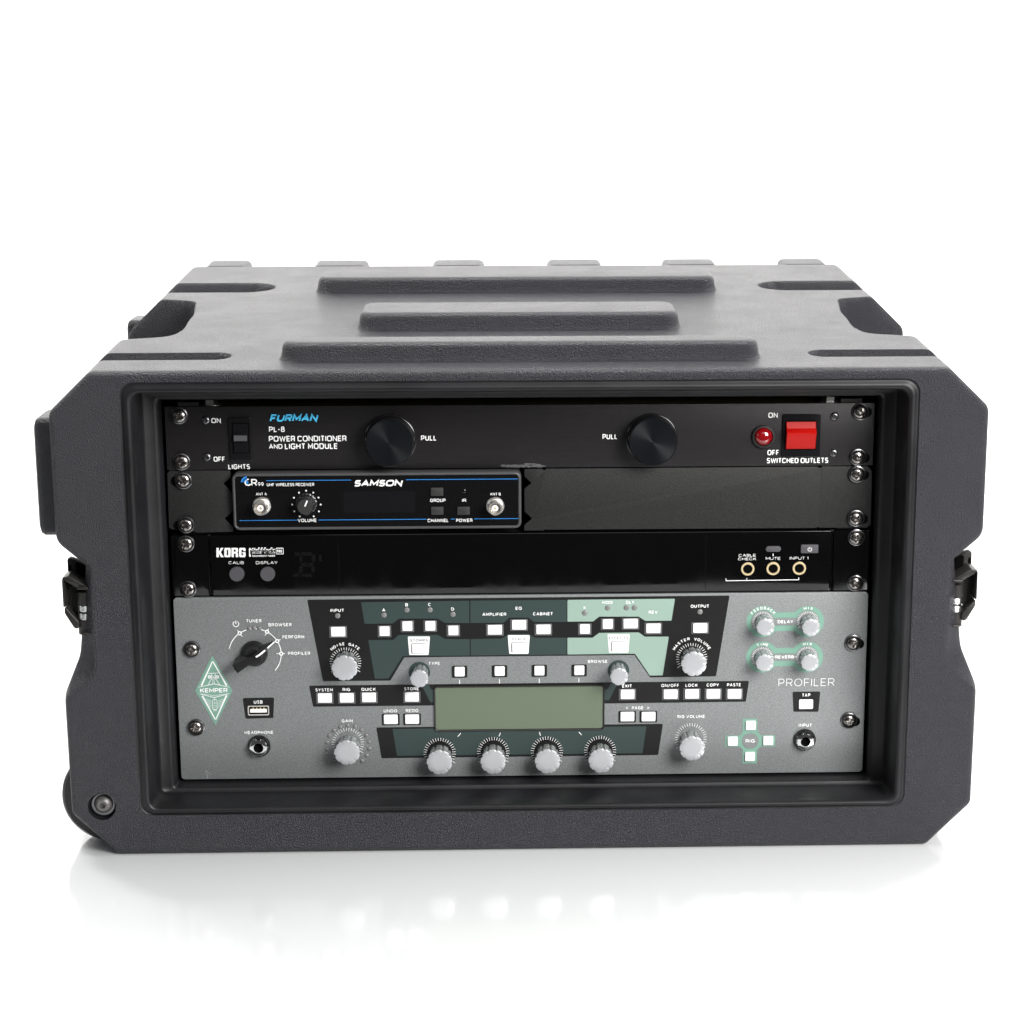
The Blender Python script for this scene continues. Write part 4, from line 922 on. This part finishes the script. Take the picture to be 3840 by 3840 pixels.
for lvl, src_, f_ in ((-1.2, low, 1.0), (-5.0, low, .94), (-14.0, top, 1.0), (-14.6, top, .94)):
    ring = []
    for i, (a, b) in enumerate(src_):
        p = dp(a*f_, b*f_); yy = lvl
        if i in (0, 1) and lvl < -10: yy = lvl+3.5
        if i in (0, 1) and lvl == -5.0: yy = -2.4
        ring.append((p[0], yy, p[1]))
    r0.append(ring)
V, F = loft(r0, True, True); obj('pointer', V, F, 'bkplastic', dial, True, 28)
g = G()
pts = [(3.2,-14.72),(6,-14.7),(9.6,-11.6),(12.6,-7.6),(15.2,-3.6),(16.8,-1.4)]; rings_ = []
V = []; F = []
for i, (a, yy) in enumerate(pts):
    w_ = .62-.05*i
    for b in (-w_, w_): p = dp(a, b); V.append((p[0], yy, p[1]))
F = [(2*i, 2*i+1, 2*i+3, 2*i+2) for i in range(len(pts)-1)]
V2 = [(x, y-.25, z) for x, y, z in V]; obj('pointer_line', V2, F, 'pwhite', dial, False)

# jacks
def jack(z, x, y, rot, rb=7.9):
    X, Zc = zz(z, x, y, -2); j = put('phone_jack', mesh('phone_jack', *lathe([(rb,0),(rb,-.9),(rb-.5,-1.4),(5.5,-1.5)], 48), 'knobside'), am, (X, -.4, Zc))
    n = 48; rings = []
    def hx(r, a): a = (a+R(rot)) % (PI/3); return r*c_(PI/6)/c_(a-PI/6)
    for kind, r, y_ in ((1, 7.2, -1.2), (1, 7.2, -3.9), (.5, 6.3, -4.7), (0, 4.6, -5.1), (0, 3.5, -5.2), (0, 3.25, -4.8), (0, 3.2, -2)):
        rings.append([(((hx(r, 2*PI*k/n) if kind == 1 else (hx(r, 2*PI*k/n)+r*.94)/2 if kind else r))*c_(2*PI*k/n), y_, ((hx(r, 2*PI*k/n) if kind == 1 else (hx(r, 2*PI*k/n)+r*.94)/2 if kind else r))*s_(2*PI*k/n)) for k in range(n)])
    V, F = loft(rings); put('hex_nut', mesh('hex_nut', V, F, 'chrome', True, 25), j, (X, -.4, Zc))
    V, F = disc(0, 0, 3.3, -2.2); put('bore', mesh('bore', V, F, 'hole', False), j, (X, -.4, Zc))
jack(Q1, 800, 603, 0); jack(Q3, 1388, 437, 30)
# a curl of lint near the bottom left corner
L_ = [zz(Q1, a, b) for a, b in ((322,850),(320,828),(326,818),(338,832),(356,848),(362,860))]; V, F = ribbon(L_, .09, False)
obj('lint_thread', [(a, -.3, b) for a, b in V], F, 'pwhite', am, False)
L_ = [zz(Q1, a, b) for a, b in ((326,852),(338,866),(334,878),(335,893))]; V, F = ribbon(L_, .16, False)
obj('lint_thread', [(a, -.3, b) for a, b in V], F, 'pwhite', am, False)
# USB socket
a = rect_at(Q1, 700, 230, 892, 317, 0); cx_, cz_, hx_, hz_ = (a[0]+a[1])/2, (a[2]+a[3])/2, (a[1]-a[0])/2, (a[3]-a[2])/2
g = G(); g.add(*loft([[(p[0], y, p[1]) for p in rrect(hx_-i, hz_-i, .8, 3, cx_, cz_)] for i, y in ((0,Y1-.02),(0,-.9),(.7,-.9),(.75,-.2))])); us = g.obj('usb_socket', 'nickel', am)
g = G(); g.add(*flat(rrect(hx_-.7, hz_-.7, .3, 3, cx_, cz_), Y1-.05)); g.obj('socket_interior', 'hole', us, False)
g = G(); g.add(*box(cx_-hx_+1.6, cx_+hx_-1.6, -.7, -.2, cz_-1.5, cz_+1.1)); tg = g.obj('socket_tongue', 'white', us, False)
g = G()
for i in range(4): x = cx_-3.6+i*2.5; g.add(*box(x-.45, x+.45, -.72, -.3, cz_+1.0, cz_+2.0))
g.obj('contacts', 'brass', us, False)
